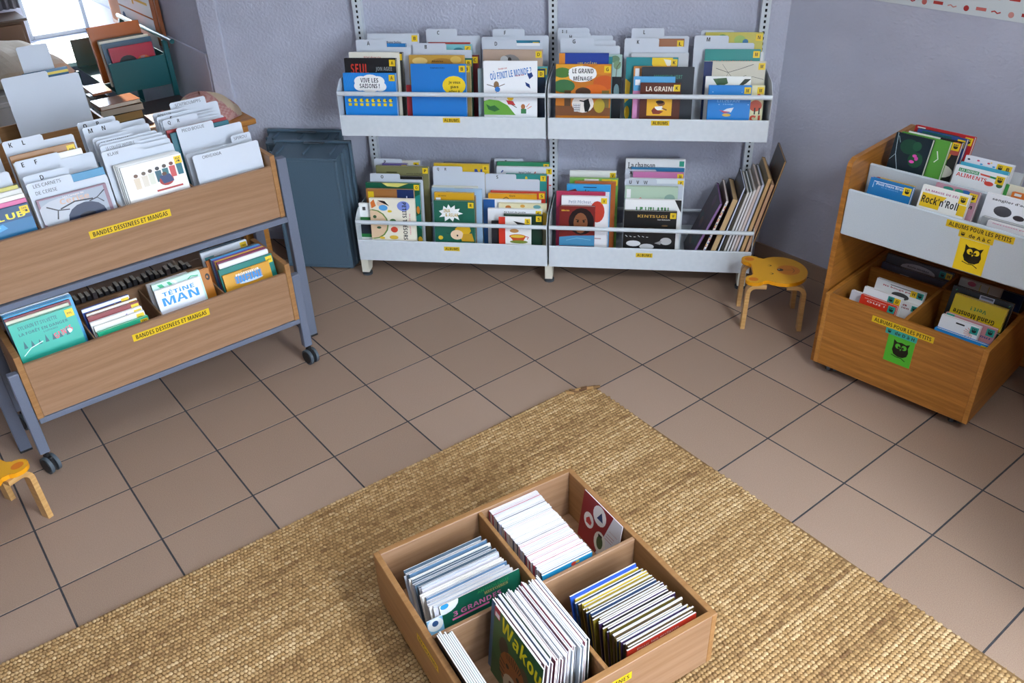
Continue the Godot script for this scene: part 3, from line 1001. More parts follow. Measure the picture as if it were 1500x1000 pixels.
func magazines() -> void:
	var paper := ["eceaea", "e4e2e4", "f0eeec", "dcdce2", "e8e2de"]
	var trims := ["e6e4e4", "d8d4dc", "c8405c", "e0dce0", "c8cce0", "e8e4e0", "b84a60", "e2dcd4", "3c4868"]
	var y0 := 0.068
	# back compartment: a tight upright row
	var n := 47
	for k in n:
		var front := k == n - 1
		var art := [["r", 0.0, 0.0, 1.0, 1.0, "2fa4dc"], ["e", 0.62, 0.06, 0.05, 0.05, "e04a3c"], ["e", 0.7, 0.05, 0.04, 0.03, "f0c83c"]] if front else []
		magazine("small magazine with a sky blue cover closing the tight row" if front else "thin white-edged magazine in the tight row against the box wall", "tight row of small magazines", Vector3(0.474 + rng.randf_range(-0.002, 0.002), y0, 0.0265 + k * 0.0068), 0.0, 0.0, 0.176, 0.172 + rng.randf_range(-0.0015, 0.0015), 0.0060, trims[rng.randi_range(0, 8)] if not front else "2fa4dc", paper[rng.randi_range(0, 4)], art)
	var red := [["r", 0.0, 0.0, 1.0, 1.0, "8c1c26"], ["p", [0.78, 0.0, 1.0, 0.0, 1.0, 1.0, 0.5, 1.0], "dcd8d8"], ["e", 0.46, 0.22, 0.17, 0.2, "ece8e4"], ["e", 0.22, 0.5, 0.13, 0.16, "ece8e4"], ["e", 0.56, 0.72, 0.15, 0.22, "e4e0d4"], ["p", [0.4, 0.3, 0.5, 0.12, 0.56, 0.3], "2a3c6a"], ["p", [0.15, 0.5, 0.22, 0.42, 0.3, 0.5, 0.28, 0.58, 0.16, 0.58], "c02c30"], ["e", 0.56, 0.72, 0.08, 0.14, "3c5a34"], ["r", 0.5, 0.56, 0.1, 0.05, "1a1a1a"], ["t", "du livre au théâtre", 0.74, 0.3, 0.2, 0.03, "b07070", 0.0, "n"], ["r", 0.7, 0.4, 0.18, 0.015, "c09090"], ["r", 0.68, 0.46, 0.18, 0.015, "c09090"], ["r", 0.66, 0.52, 0.18, 0.015, "c09090"]]
	magazine("dark red leaflet with round white pictures leaning on the side wall of the box", "", Vector3(0.664, y0, 0.215), -90.0, 8.0, 0.2, 0.185, 0.004, "8c1c26", "dcd8d8", red)
	# left compartment: a leaning bundle behind a green cover
	var green := [["r", 0.0, 0.0, 1.0, 1.0, "1c5c48"], ["e", 0.06, 0.02, 0.17, 0.17, "f0f2f2"], ["e", 0.06, 0.04, 0.05, 0.05, "3a9ad0"], ["t", "3 GRANDES", 0.14, 0.22, 0.6, 0.09, "d87ab0", 0.0, "s"], ["r", 0.12, 0.34, 0.46, 0.035, "e070a8"], ["t", "ANTHOLOGIE", 0.46, 0.05, 0.4, 0.05, "3a9a54", 0.0, "n"], ["t", "HISTOIRES", 0.54, 0.12, 0.3, 0.05, "b09a5a", 0.0, "f"]]
	n = 32
	for k in n:
		var t := float(k) / (n - 1)
		var front := k == n - 1
		var w := 0.262 + rng.randf_range(-0.012, 0.010)
		magazine("dark green magazine with a round white badge and pink lettering" if front else "thin magazine in the leaning bundle behind the dark green cover", "leaning bundle of magazines", Vector3(0.212 if front else 0.187 + rng.randf_range(-0.006, 0.006) + t * 0.012, y0, 0.150 + t * 0.163), 0.0, 17.0 - 5.0 * t, 0.262 if front else w, 0.166 + rng.randf_range(-0.006, 0.008), 0.0042, "1c5c48" if front else ["d8d4dc", "4a5a6a", "c8ccd8", "e2dcd4", "b8bcc8", "5a7a9a"][rng.randi_range(0, 5)], paper[rng.randi_range(0, 4)], green if front else [])
	magazine("narrow light blue magazine with pink number three beside dark green one", "", Vector3(0.056, y0, 0.328), 0.0, 12.0, 0.048, 0.158, 0.004, "8ac4e8", "eceaea", [["e", 0.5, 0.12, 0.5, 0.14, "f0f4f6"], ["e", 0.5, 0.1, 0.2, 0.06, "3a5a8a"], ["t", "3", 0.4, 0.3, 0.34, 0.12, "d03c70", 0.0, "s"], ["r", 0.3, 0.46, 0.6, 0.05, "c82c60"]])
	# right compartment: glossy bundle leaning forward from a fan
	var redc := [["r", 0.0, 0.0, 1.0, 1.0, "d8402c"], ["t", "KILIKO", 0.06, 0.12, 0.86, 0.26, "f0b424", 0.0, "s"], ["t", "Pour les enfants", 0.14, 0.05, 0.6, 0.05, "f4e8d8", 0.0, "n"]]
	n = 36
	for k in n:
		var t := float(k) / (n - 1)
		var front := k == n - 1
		var back := k == 0
		magazine("glossy red magazine with fat yellow lettering at the front of its bundle" if front else ("glossy blue and red magazine at the back of the fanned bundle" if back else "thin glossy magazine in the fanned bundle behind the fat yellow lettering"), "fanned bundle of glossy magazines", Vector3(0.527 + t * 0.028 + rng.randf_range(-0.008, 0.008), y0, 0.500 + t * 0.186), 0.0, 16.0 - 12.0 * t, 0.232 + rng.randf_range(-0.01, 0.008), 0.172 + rng.randf_range(-0.006, 0.008) + (0.012 if back else 0.0), 0.0048, "d8402c" if front else ("24489c" if back else ["2c2a26", "6a5a20", "3a2a4a", "1c2c4a", "4a3a20", "b8a02c"][rng.randi_range(0, 5)]), paper[rng.randi_range(0, 4)], redc if front else [], 0.0012)
	# front compartment: tall magazines turned the other way, the first with a tiger
	var wk := [["r", 0.0, 0.0, 1.0, 1.0, "2c5a34"], ["e", 0.2, 0.3, 0.3, 0.4, "3c6a3c"], ["r", 0.0, 0.0, 0.12, 0.14, "c02c4a"], ["r", 0.02, 0.07, 0.09, 0.06, "f0e8e8"], ["t", "Wakou", 0.16, 0.04, 0.82, 0.22, "f2dc1e", -6.0, "s"], ["e", 0.24, 0.42, 0.1, 0.14, "4a3a2c"], ["e", 0.66, 0.46, 0.1, 0.12, "5a4430"], ["e", 0.45, 0.66, 0.28, 0.28, "a8602c"], ["e", 0.45, 0.84, 0.18, 0.16, "d8c4a4"], ["e", 0.34, 0.6, 0.035, 0.03, "16120e"], ["e", 0.56, 0.6, 0.035, 0.03, "16120e"], ["e", 0.45, 0.78, 0.06, 0.04, "6a3830"]]
	for k in 9:
		wk.append(["l", [0.29 + 0.04 * k, 0.44 - 0.012 * (4 - absi(k - 4)), 0.32 + 0.032 * k, 0.51], 0.012, "1c120a"])
	for k in 4:
		wk.append(["l", [0.18, 0.58 + 0.07 * k, 0.29, 0.62 + 0.06 * k], 0.018, "1c120a"])
		wk.append(["l", [0.72, 0.58 + 0.07 * k, 0.61, 0.62 + 0.06 * k], 0.018, "1c120a"])
	n = 34
	for k in n:
		var t := float(k) / (n - 1)
		var front := k == 0
		magazine("tall green magazine with yellow lettering and a tiger cub" if front else "tall thin magazine in the pile behind the tiger cub cover", "pile of tall magazines behind the tiger", Vector3(0.158 + t * 0.172, y0, 0.522 + rng.randf_range(-0.010, 0.010) + (0.012 if front else 0.0)), -90.0, 6.0 - 5.0 * t, 0.250 + rng.randf_range(-0.012, 0.006), 0.254 + rng.randf_range(-0.006, 0.006), 0.0036, "2c5a34" if front else ["a02c48", "4a6a8a", "c8ccd4", "3a5a4a", "b8c4cc", "7a3a4a"][rng.randi_range(0, 5)], paper[rng.randi_range(0, 4)], wk if front else [], 0.0006)
	n = 8
	for k in n:
		magazine("thin magazine slumped against the side wall of the box", "magazines slumped on the box wall", Vector3(0.034 + k * 0.0062, y0, 0.526 + rng.randf_range(-0.008, 0.008)), -90.0, -4.0, 0.282, 0.214 - k * 0.003, 0.0044, ["2c2a2e", "4a7a78", "8ab0a8", "3a3a40"][k % 4], paper[rng.randi_range(0, 4)])

# ---------------------------------------------------------------- grey crates
func build_crates() -> void:
	for k in 2:
		var label := "grey plastic storage crate stood on end beside the wall trays" if k == 0 else "grey plastic storage crate stood on end behind the other crate, at the wall"
		var root := thing("storage_crate", label, "crate", "", Vector3(-1.245, 0, 0.345) if k == 0 else Vector3(-1.335, 0, 0.155), 0.0)
		var m: Material = mats["crate_plastic"]
		var d := 0.170 if k == 0 else 0.125
		var w := 0.385
		var h := 0.658 if k == 0 else 0.665
		# the body: the crate's flat bottom faces the room, its sides flare towards the rim at the back
		var st := begin()
		var f := [Vector3(-w / 2 + 0.012, 0.012, 0), Vector3(w / 2 - 0.012, 0.012, 0), Vector3(w / 2 - 0.020, h - 0.030, 0), Vector3(-w / 2 + 0.012, h - 0.030, 0)]
		var b := [Vector3(-w / 2, 0.001, -d), Vector3(w / 2, 0.001, -d), Vector3(w / 2, h, -d), Vector3(-w / 2, h, -d)]
		quad(st, f[0], f[1], f[2], f[3], Vector3(0, 0, 1))
		var ns := [Vector3(0, -1, 0.1), Vector3(1, 0, 0.08), Vector3(0, 1, 0.14), Vector3(-1, 0, 0.08)]
		for i in 4:
			quad(st, f[i], f[(i + 1) % 4], b[(i + 1) % 4], b[i], ns[i].normalized())
		quad(st, b[0], b[1], b[2], b[3], Vector3(0, 0, -1))
		part("body", st.commit(), m, root)
		# raised border round the bottom and the stiffening ribs
		st = begin()
		for q in [[-w / 2 + 0.020, h / 2, 0.012, h - 0.06], [w / 2 - 0.028, h / 2, 0.012, h - 0.06]]:
			add_box(st, Vector3(q[0], q[1], 0.0), Vector3(q[2], q[3], 0.006), 0.002)
		for y in [0.022, h - 0.040]:
			add_box(st, Vector3(0, y, 0.0), Vector3(w - 0.03, 0.012, 0.006), 0.002)
		part("bottom_border", st.commit(), m, root)
		st = begin()
		for s in [-1.0, 1.0]:
			for z in [-0.05, -0.105]:
				add_box(st, Vector3(s * (w / 2 - 0.003), h / 2, z), Vector3(0.014, h - 0.03, 0.008), 0.002)
		for x in [-0.14, 0.0, 0.14]:
			add_box(st, Vector3(x, h - 0.010, -d / 2), Vector3(0.008, 0.014, d - 0.01), 0.002)
		part("ribs", st.commit(), m, root)
		st = begin()
		add_box(st, Vector3(0, h + 0.004, -d + 0.012), Vector3(w + 0.03, 0.012, 0.026), 0.003)
		for s in [-1.0, 1.0]:
			add_box(st, Vector3(s * (w / 2 + 0.008), h / 2 + 0.01, -d + 0.012), Vector3(0.014, h - 0.02, 0.026), 0.003)
		part("rim", st.commit(), m, root)
		part("grip", box(Vector3(0.11, 0.006, 0.022), 0.002), flat("39444c", 0.6), root, Vector3(0.02, h + 0.006, -d + 0.042))

# ---------------------------------------------------------------- bear stools
func stool(called: String, label: String, at: Vector3, turn: float) -> void:
	var root := thing(called, label, "stool", "bear face stools", at, turn)
	var shape := circle(Vector2(0.030, 0.0), 0.118, 0.132, 40)
	var body := Geometry2D.merge_polygons(shape, PackedVector2Array([Vector2(-0.10, -0.06), Vector2(0.0, -0.11), Vector2(0.0, 0.11), Vector2(-0.10, 0.06)]))[0]
	for s in [-1.0, 1.0]:
		body = Geometry2D.merge_polygons(body, circle(Vector2(-0.098, s * 0.098), 0.042, 0.038, 20))[0]
	var soft: Array = Geometry2D.offset_polygon(Geometry2D.offset_polygon(body, 0.016, Geometry2D.JOIN_ROUND)[0], -0.016, Geometry2D.JOIN_ROUND)
	var outline: PackedVector2Array = soft[0]
	var inner: PackedVector2Array = Geometry2D.offset_polygon(outline, -0.003, Geometry2D.JOIN_ROUND)[0]
	var st := begin()
	st.set_color(lin("e89c14"))
	add_prism(st, outline, 0.0, 0.017)
	var seat := part("seat", st.commit(), ink(0.35), root, Vector3(0, 0.236, 0))
	seat.rotation.x = -PI / 2
	st = begin()
	add_flat(st, inner, 0.0173, "e6a622")
	var z := 0.0176
	for s in [-1.0, 1.0]:
		add_flat(st, circle(Vector2(-0.104, s * 0.100), 0.022, 0.018, 14), z, "d9761c")
		add_flat(st, circle(Vector2(-0.018, s * 0.040), 0.010, 0.007, 12), z, "2a1c10")
		add_flat(st, circle(Vector2(-0.021, s * 0.040), 0.007, 0.005, 10), z + 0.0002, "e6a622")
	add_flat(st, circle(Vector2(0.062, 0.0), 0.052, 0.047, 28), z, "dd8420")
	add_flat(st, circle(Vector2(0.026, 0.0), 0.014, 0.013, 16), z + 0.0002, "3a1f10")
	add_flat(st, circle(Vector2(0.021, 0.004), 0.004, 0.004, 8), z + 0.0004, "d8c8b0")
	add_flat(st, strip(PackedVector2Array([Vector2(0.040, 0.0), Vector2(0.086, 0.0)]), 0.0012), z + 0.0002, "4a2410")
	var mouth := PackedVector2Array()
	for k in 9:
		var t := -0.9 + 0.225 * k
		mouth.append(Vector2(0.062 + 0.026 * cos(t), 0.030 * sin(t)))
	add_flat(st, strip(mouth, 0.0018), z + 0.0002, "4a2410")
	part("face_print", st.commit(), ink(0.35), seat)
	# chipped paint along the rim
	st = begin()
	for k in 46:
		var i := rng.randi_range(0, inner.size() - 1)
		var c := inner[i].lerp(inner[(i + 1) % inner.size()], rng.randf())
		add_flat(st, circle(c, rng.randf_range(0.0008, 0.0026), rng.randf_range(0.0006, 0.0014), 6), 0.01745, "b8a488" if k % 3 else "6a5a44")
	part("chipped_paint", st.commit(), ink(0.7), seat)
	for sx in [-1.0, 1.0]:
		for sz in [-1.0, 1.0]:
			var path := PackedVector2Array([Vector2(sx * 0.045, 0.2255), Vector2(sx * 0.088, 0.2255)])
			for k in 7:
				var t := PI / 2 - (k + 1) * (PI / 2) / 7.0
				path.append(Vector2(sx * (0.088 + 0.036 * cos(t)), 0.1895 + 0.036 * sin(t)))
			path.append(Vector2(sx * 0.128, 0.0))
			var lg := begin()
			add_prism(lg, strip(path, 0.0195), -0.019, 0.019)
			part("leg", lg.commit(), mats["stool_wood"], root, Vector3(0, 0, sz * 0.105))

# ---------------------------------------------------------------- the row of albums leaning right at the end of the lower tray
func leaning_books() -> void:
	# foot x, lean, height, thickness, depth front to back, cover, pages, label
	var list := [
		[0.690, 22.0, 0.366, 0.014, 0.26, "3c2a34", "8a6a9a", "purple black album slumped lowest in the leaning row"],
		[0.740, 18.0, 0.372, 0.014, 0.27, "6a5440", "e8dcd8", "album with red and yellow dotted page edges in the leaning row"],
		[0.781, 16.0, 0.376, 0.027, 0.26, "2c2022", "c8a97c", "thick album with tan page edges in the leaning row"],
		[0.816, 15.0, 0.440, 0.010, 0.24, "20242c", "d0d8e8", "dark tall album with pale blue edge in the leaning row"],
		[0.830, 14.6, 0.408, 0.012, 0.25, "3a3a34", "4a463c", "slim dark album in the leaning row"],
		[0.846, 14.2, 0.412, 0.012, 0.27, "9a9488", "dcdcd8", "slim white-edged album after the dark ones in the leaning row"],
		[0.862, 13.8, 0.416, 0.012, 0.27, "5a6a6a", "e4e4e2", "white-edged album with green grey cover in the leaning row"],
		[0.878, 13.5, 0.424, 0.012, 0.27, "b8b0a4", "e0dcdc", "white-edged album with beige cover in the leaning row"],
		[0.893, 13.2, 0.446, 0.013, 0.28, "a89a90", "d8c8c0", "pinkish-edged album with a red spot in the leaning row"],
		[0.909, 12.9, 0.452, 0.014, 0.26, "4a5658", "c8cad8", "spiral-bound looking grey album in the leaning row"],
		[0.928, 12.8, 0.482, 0.018, 0.28, "8a7440", "cfa878", "olive album with tan edges near the end of the leaning row"],
		[0.951, 12.7, 0.452, 0.018, 0.26, "7a4a3c", "d0a884", "thick album with orange tan edges by the largest board"],
		[0.973, 12.6, 0.570, 0.009, 0.25, "3c3634", "b08a60", "largest thin dark album leaning over the tray end"]]
	for l in list:
		var root := thing("leaning_album", l[7], "book", "albums leaning at the end of the lower tray")
		# built facing +z, then turned so that the cover looks left and the fore-edge looks into the room
		var b := Basis(Vector3.BACK, deg_to_rad(-l[1])) * Basis(UPV, -PI / 2)
		root.transform = Transform3D(b, Vector3(l[0], 0.125 + l[3] * 0.24, 0.402 - l[4] / 2))
		part("cover", book_shell(l[4], l[2], l[3], l[5], l[5]), ink(0.35), root)
		var bl := minf(0.0022, l[3] * 0.22)
		var st := begin()
		st.set_color(lin(l[6]))
		add_box(st, Vector3(0.001, l[2] / 2, -l[3] / 2), Vector3(l[4] - 0.003, l[2] - 0.005, l[3] - 2 * bl))
		part("pages", st.commit(), ink(0.8), root)
		if l[7].contains("dotted"):
			st = begin()
			for k in 40:
				add_flat(st, circle(Vector2(rng.randf_range(-0.004, 0.004), 0.01 + k * l[2] * 0.024), 0.0032, 0.004, 7), 0.0, ["c83a3c", "e0b83c", "3a6aa8", "eeeeea"][k % 4])
			var pr := part("edge_print", st.commit(), ink(0.7), root, Vector3(l[4] / 2 + 0.0008, 0, -l[3] / 2))
			pr.rotation.y = PI / 2
		if l[7].contains("slumped") or l[7].contains("largest"):
			st = begin()
			var blot := []
			for k in 14:
				blot.append(["e", rng.randf_range(0.1, 0.9), rng.randf_range(0.1, 0.9), rng.randf_range(0.04, 0.16), rng.randf_range(0.03, 0.1), ["5a3a54", "2c4a44", "4a2c2c", "2a2a3a", "6a5040"][k % 5]])
			add_art(st, blot, l[4], l[2], 0.0002)
			part("cover_print", st.commit(), ink(0.35), root)

# ---------------------------------------------------------------- table and nook behind the bins
func build_alcove() -> void:
	var t := thing("wooden_table", "light wooden table behind the tall comic bin, by the wall end", "table", "", Vector3.ZERO, 47.0)
	slab("table_top", Vector3(-2.95, 0.752, -1.285), Vector3(-1.18, 0.780, -0.985), mats["oak_edge"], t, 0.004)
	for x in [-2.88, -1.25]:
		for z in [-1.25, -1.02]:
			slab("leg", Vector3(x - 0.025, 0.0, z - 0.022), Vector3(x + 0.025, 0.752, z + 0.022), mats["oak_edge"], t, 0.003)
	var dk := thing("maroon_desk", "dark maroon desk under a stack of books, behind the light table", "desk", "", Vector3.ZERO, 47.0)
	slab("desk_top", Vector3(-2.62, 0.755, -1.70), Vector3(-1.31, 0.780, -1.30), flat("3c1c20", 0.35), dk, 0.003)
	for x in [-2.58, -1.35]:
		for z in [-1.66, -1.34]:
			slab("leg", Vector3(x - 0.02, 0.0, z - 0.02), Vector3(x + 0.02, 0.755, z + 0.02), flat("26262a", 0.5), dk, 0.002)
	# a small box of cards on it
	var bx := thing("card_box", "small brown wooden box holding a large blank card, on the table", "box", "", Vector3.ZERO, 47.0)
	slab("front_panel", Vector3(-2.60, 0.781, -1.012), Vector3(-1.89, 0.930, -1.000), mats["beech_edge"], bx)
	slab("back_panel", Vector3(-2.60, 0.781, -1.262), Vector3(-1.89, 0.930, -1.250), mats["beech_edge"], bx)
	slab("bottom_board", Vector3(-2.60, 0.781, -1.250), Vector3(-1.89, 0.790, -1.012), mats["beech_edge"], bx)
	for x in [-2.60, -1.902]:
		slab("end_board", Vector3(x, 0.790, -1.250), Vector3(x + 0.012, 0.940, -1.012), mats["beech_edge"], bx)
	var blank := [["d", "C", -2.085, 0.792, -1.045, 5.0, 0.315, 0.385, 0.002, "f4f4f2", "large blank white card rising out of the wooden box", "cards in the wooden box", "", [], 0, [0.0, 0.6], 0.355, ""],
		["d", "C", -2.44, 0.792, -1.075, 5.0, 0.24, 0.30, 0.002, "f4f4f2", "white card half hidden beside the large blank card", "cards in the wooden box", "", [], 0, [0.0, 0.6], 0.27, ""],
		["d", "C", -2.06, 0.792, -1.16, 5.0, 0.13, 0.475, 0.002, "f4f4f2", "narrow white card standing above the large blank card", "cards in the wooden box", "", [], 0, [0.0, 0.999], 0.40, ""],
		["b", "C", -2.05, 0.792, -1.10, 5.0, 0.19, 0.375, 0.012, "3a6a8a", "blue and yellow comic behind the large blank card", "cards in the wooden box", "", [["r", 0.0, 0.03, 1.0, 0.03, "d8c03c"]], 0, [0, 1], 0.3, ""]]
	for r in blank:
		make_row(r)
	# stack of books lying on the table
	var y := 0.781
	for k in 3:
		var th: float = [0.042, 0.034, 0.022][k]
		var w: float = [0.20, 0.215, 0.205][k]
		var d: float = [0.14, 0.15, 0.145][k]
		var lb: String = ["thick tan-edged book at the bottom of the stack on the table", "grey-edged book in the middle of the stack on the table", "glossy copper-coloured book on top of the stack on the table"][k]
		var bk := thing("stacked_book", lb, "book", "stack of books on the table")
		var bb := Basis(UPV, deg_to_rad(47.0 + [4.0, -3.0, 2.0][k]))
		bk.transform = Transform3D(bb * Basis(Vector3.RIGHT, -PI / 2), Basis(UPV, deg_to_rad(47.0)) * Vector3(-1.70, y + th, -1.42))
		part("cover", book_shell(w, d, th, ["6a5a44", "3a4440", "8a5a3c"][k], ["5a4a38", "3a4440", "8a5a3c"][k]), ink(0.15), bk)
		part("pages", page_block(w, d, th, ["a88a58", "b8b0a0", "d8d0c0"][k]), ink(0.8), bk)
		y += th + 0.0005
	# striped bag slumped at the table's end
	var bag := thing("striped_bag", "pink and cream striped fabric bag slumped on the table end", "bag", "", Basis(UPV, deg_to_rad(47.0)) * Vector3(-1.385, 0.7815, -1.135), 47.0)
	var st := begin()
	var nu := 72
	var nv := 26
	var g := []
	for j in nv + 1:
		var row := []
		for i in nu + 1:
			var u := TAU * i / nu
			var v := (PI / 2) * j / nv
			var rr := 1.0 + 0.10 * sin(u * 3.0 + 1.0) * cos(v) + 0.05 * sin(u * 7.0 + v * 5.0)
			row.append(Vector3(cos(u) * cos(v) * 0.165 * rr, sin(v) * 0.135 * (1.0 + 0.12 * sin(u * 2.0)), sin(u) * cos(v) * 0.120 * rr))
		g.append(row)
	for j in nv:
		for i in nu:
			var c: Vector3 = (g[j][i] + g[j + 1][i + 1]) * 0.5
			var s := (c.x + c.y * 0.9 + 0.5) / 0.165
			var in_band := s - floorf(s)
			st.set_color(lin("cbb79c" if in_band < 0.3 else ("b9827d" if int(floorf(s * 34.0)) % 2 == 0 else "c49a92")))
			quad(st, g[j][i], g[j][i + 1], g[j + 1][i + 1], g[j + 1][i], (c / Vector3(0.15, 0.10, 0.12)).normalized())
	part("fabric", st.commit(), ink(0.95), bag)
	st = begin()
	for k in 10:
		var a := 0.3 + k * 0.25
		var a2 := a + 0.25
		st.set_color(lin("b9817c"))
		add_tube(st, Vector3(-0.15 - 0.035 * sin(a), 0.010 + 0.004 * k, 0.06 - 0.02 * k), Vector3(-0.15 - 0.035 * sin(a2), 0.014 + 0.004 * k, 0.04 - 0.02 * k), 0.009, 7)
	part("strap", st.commit(), ink(0.95), bag)
	# teal book trolley against the nook wall
	var tr := thing("book_trolley", "dark teal metal book trolley with a tray of books in the window nook", "trolley", "", Vector3.ZERO, GRID)
	var tm := flat("0f5a60", 0.35)
	for y2 in [0.815, 0.40]:
		slab("tray_end", Vector3(-1.63, y2, -1.800), Vector3(-1.325, y2 + 0.165, -1.794), tm, tr, 0.002)
		slab("tray_end", Vector3(-1.63, y2, -2.56), Vector3(-1.325, y2 + 0.165, -2.554), tm, tr, 0.002)
		slab("tray_bottom", Vector3(-1.63, y2, -2.554), Vector3(-1.325, y2 + 0.006, -1.800), tm, tr, 0.001)
		slab("tray_side", Vector3(-1.331, y2 + 0.006, -2.554), Vector3(-1.325, y2 + 0.175, -1.800), tm, tr, 0.001)
	for z in [-1.800, -2.554]:
		for x in [-1.309, -1.645]:
			slab("post", Vector3(x - 0.014, 0.06, z - 0.014), Vector3(x + 0.014, 1.055 if x > -1.4 else 0.80, z + 0.014), tm, tr, 0.003)
			caster(tr, Vector3(x, 0, z), 0.026, 10.0)
	part("handle", tube(Vector3(-1.309, 1.068, -1.66), Vector3(-1.309, 1.068, -2.6), 0.013, 10), tm, tr)
	var tb := [[-1.475, -1.835, 0.235, 0.215, 0.022, "b02c40", "red glossy book with a dark oval leaning at the front of the trolley"], [-1.478, -1.875, 0.27, 0.235, 0.02, "3a5a70", "blue grey book behind the red one on the trolley"], [-1.478, -1.915, 0.27, 0.24, 0.03, "d8d0c0", "cream book in the middle of the trolley tray"], [-1.478, -1.965, 0.25, 0.24, 0.02, "2c3034", "black book in the trolley tray"], [-1.485, -2.02, 0.28, 0.30, 0.035, "b0602c", "large orange brown glossy book at the back of the trolley tray"]]
	for k in tb.size():
		var q: Array = tb[k]
		var bk := thing("trolley_book", q[6], "book", "books in the teal trolley")
		var fb := Basis(UPV, deg_to_rad(GRID))
		bk.transform = Transform3D(fb * Basis(Vector3.RIGHT, deg_to_rad(-9.0)), fb * Vector3(q[0], 0.8295, q[1]))
		part("cover", book_shell(q[2], q[3], q[4], q[5], q[5]), ink(0.2), bk)
		part("pages", page_block(q[2], q[3], q[4]), ink(0.8), bk)
		if k == 0:
			st = begin()
			add_art(st, [["e", 0.36, 0.38, 0.2, 0.16, "2a2c30"], ["e", 0.72, 0.5, 0.2, 0.22, "d06a3c"], ["t", "EGYPTE", 0.66, 0.3, 0.1, 0.1, "8a8ab0", 0.0, "s"], ["e", 0.3, 0.62, 0.16, 0.1, "d8c8a0"]], q[2], q[3], 0.0002)
			part("cover_print", st.commit(), ink(0.2), bk)
	for k in 3:
		var bk := thing("trolley_magazine", ["glossy brown magazine hanging off the trolley's side", "dark folded album under the brown magazine on the trolley", "white booklet in the lower trolley tray"][k], "magazine", "", grid([-1.70, -1.705, -1.42][k], [0.832, 0.79, 0.41][k], [-1.90, -1.88, -1.785][k]), GRID)
		var hh: float = [0.012, 0.016, 0.19][k]
		part("cover", box(Vector3([0.10, 0.09, 0.11][k], hh, [0.2, 0.2, 0.012][k]), 0.001), flat(["a8684c", "2c343c", "c8ccdc"][k], 0.25), bk, Vector3(0, hh / 2, 0.02 if k == 2 else 0.0))
	# cork board with notices on the nook wall
	var cb := thing("notice_board", "orange brown framed notice board on the nook wall", "board", "", grid(-1.262, 1.345, -2.34), GRID)
	slab("frame", Vector3(-0.022, -0.36, -0.50), Vector3(-0.001, 0.40, 0.46), flat("8a4a1c", 0.5), cb, 0.004)
	slab("cork", Vector3(-0.025, -0.33, -0.47), Vector3(-0.022, 0.37, 0.43), flat("a85c24", 0.8), cb, 0.001)
	for k in 2:
		var st2 := begin()
		st2.set_color(lin("d4d8e0"))
		add_box(st2, Vector3.ZERO, Vector3(0.62, 0.235, 0.001))
		if k == 0:
			for q in [[-0.18, 0.02, 0.12, 0.022, "a83a54"], [0.05, -0.05, 0.42, 0.014, "c8a03c"], [0.0, -0.05, 0.03, 0.06, "c8a03c"], [-0.02, 0.06, 0.04, 0.05, "9a9ab0"]]:
				add_flat(st2, PackedVector2Array([Vector2(q[0] - q[2] / 2, q[1] - q[3] / 2), Vector2(q[0] + q[2] / 2, q[1] - q[3] / 2), Vector2(q[0] + q[2] / 2, q[1] + q[3] / 2), Vector2(q[0] - q[2] / 2, q[1] + q[3] / 2)]), 0.001, q[4])
		else:
			add_flat(st2, circle(Vector2(-0.24, 0.06), 0.03, 0.03), 0.001, "3a5a8a")
		var sh := thing("notice_sheet", "white notice with a maroon bar and yellow grid on the notice board" if k == 0 else "white notice below the gridded one on the notice board", "paper", "", grid(-1.2895, 1.255 if k == 0 else 1.01, -2.28), GRID)
		var pr := part("sheet", st2.commit(), ink(0.8), sh)
		pr.rotation.y = -PI / 2
	# window ledge, cushion and the dark cabinet
	var ledge := thing("window_bench", "white boarded bench under the nook window", "bench", "", Vector3.ZERO, GRID)
	for k in 9:
		slab("board", Vector3(-2.5, 0.775, -3.58 + k * 0.16), Vector3(-1.30 if k < 5 else -1.70, 0.80, -3.428 + k * 0.16), flat("d8d8d6", 0.5), ledge, 0.003)
	slab("front_board", Vector3(-2.5, 0.0, -2.16), Vector3(-1.72, 0.775, -2.14), flat("c8c8c6", 0.5), ledge, 0.003)
	slab("side_board", Vector3(-1.72, 0.0, -3.58), Vector3(-1.70, 0.775, -2.16), flat("c8c8c6", 0.5), ledge, 0.003)
	var cu := thing("cushion", "large beige linen cushion lying on the window bench", "cushion", "", grid(-1.965, 0.806, -2.72), GRID - 84.0)
	st = begin()
	var m := 14
	var vs := []
	for i in m + 1:
		var row := []
		for j in m + 1:
			var x := -1.0 + 2.0 * i / m
			var z := -1.0 + 2.0 * j / m
			var hgt := 0.105 * pow(maxf(0.0, (1.0 - pow(absf(x), 2.6)) * (1.0 - pow(absf(z), 2.6))), 0.42) * (1.0 + 0.06 * sin(x * 5.0 + z * 3.0) + 0.05 * sin(z * 9.0 - x * 4.0))
			row.append(Vector3(x * 0.50 * (1.0 - 0.06 * z * z), hgt, z * 0.24 * (1.0 - 0.06 * x * x)))
		vs.append(row)
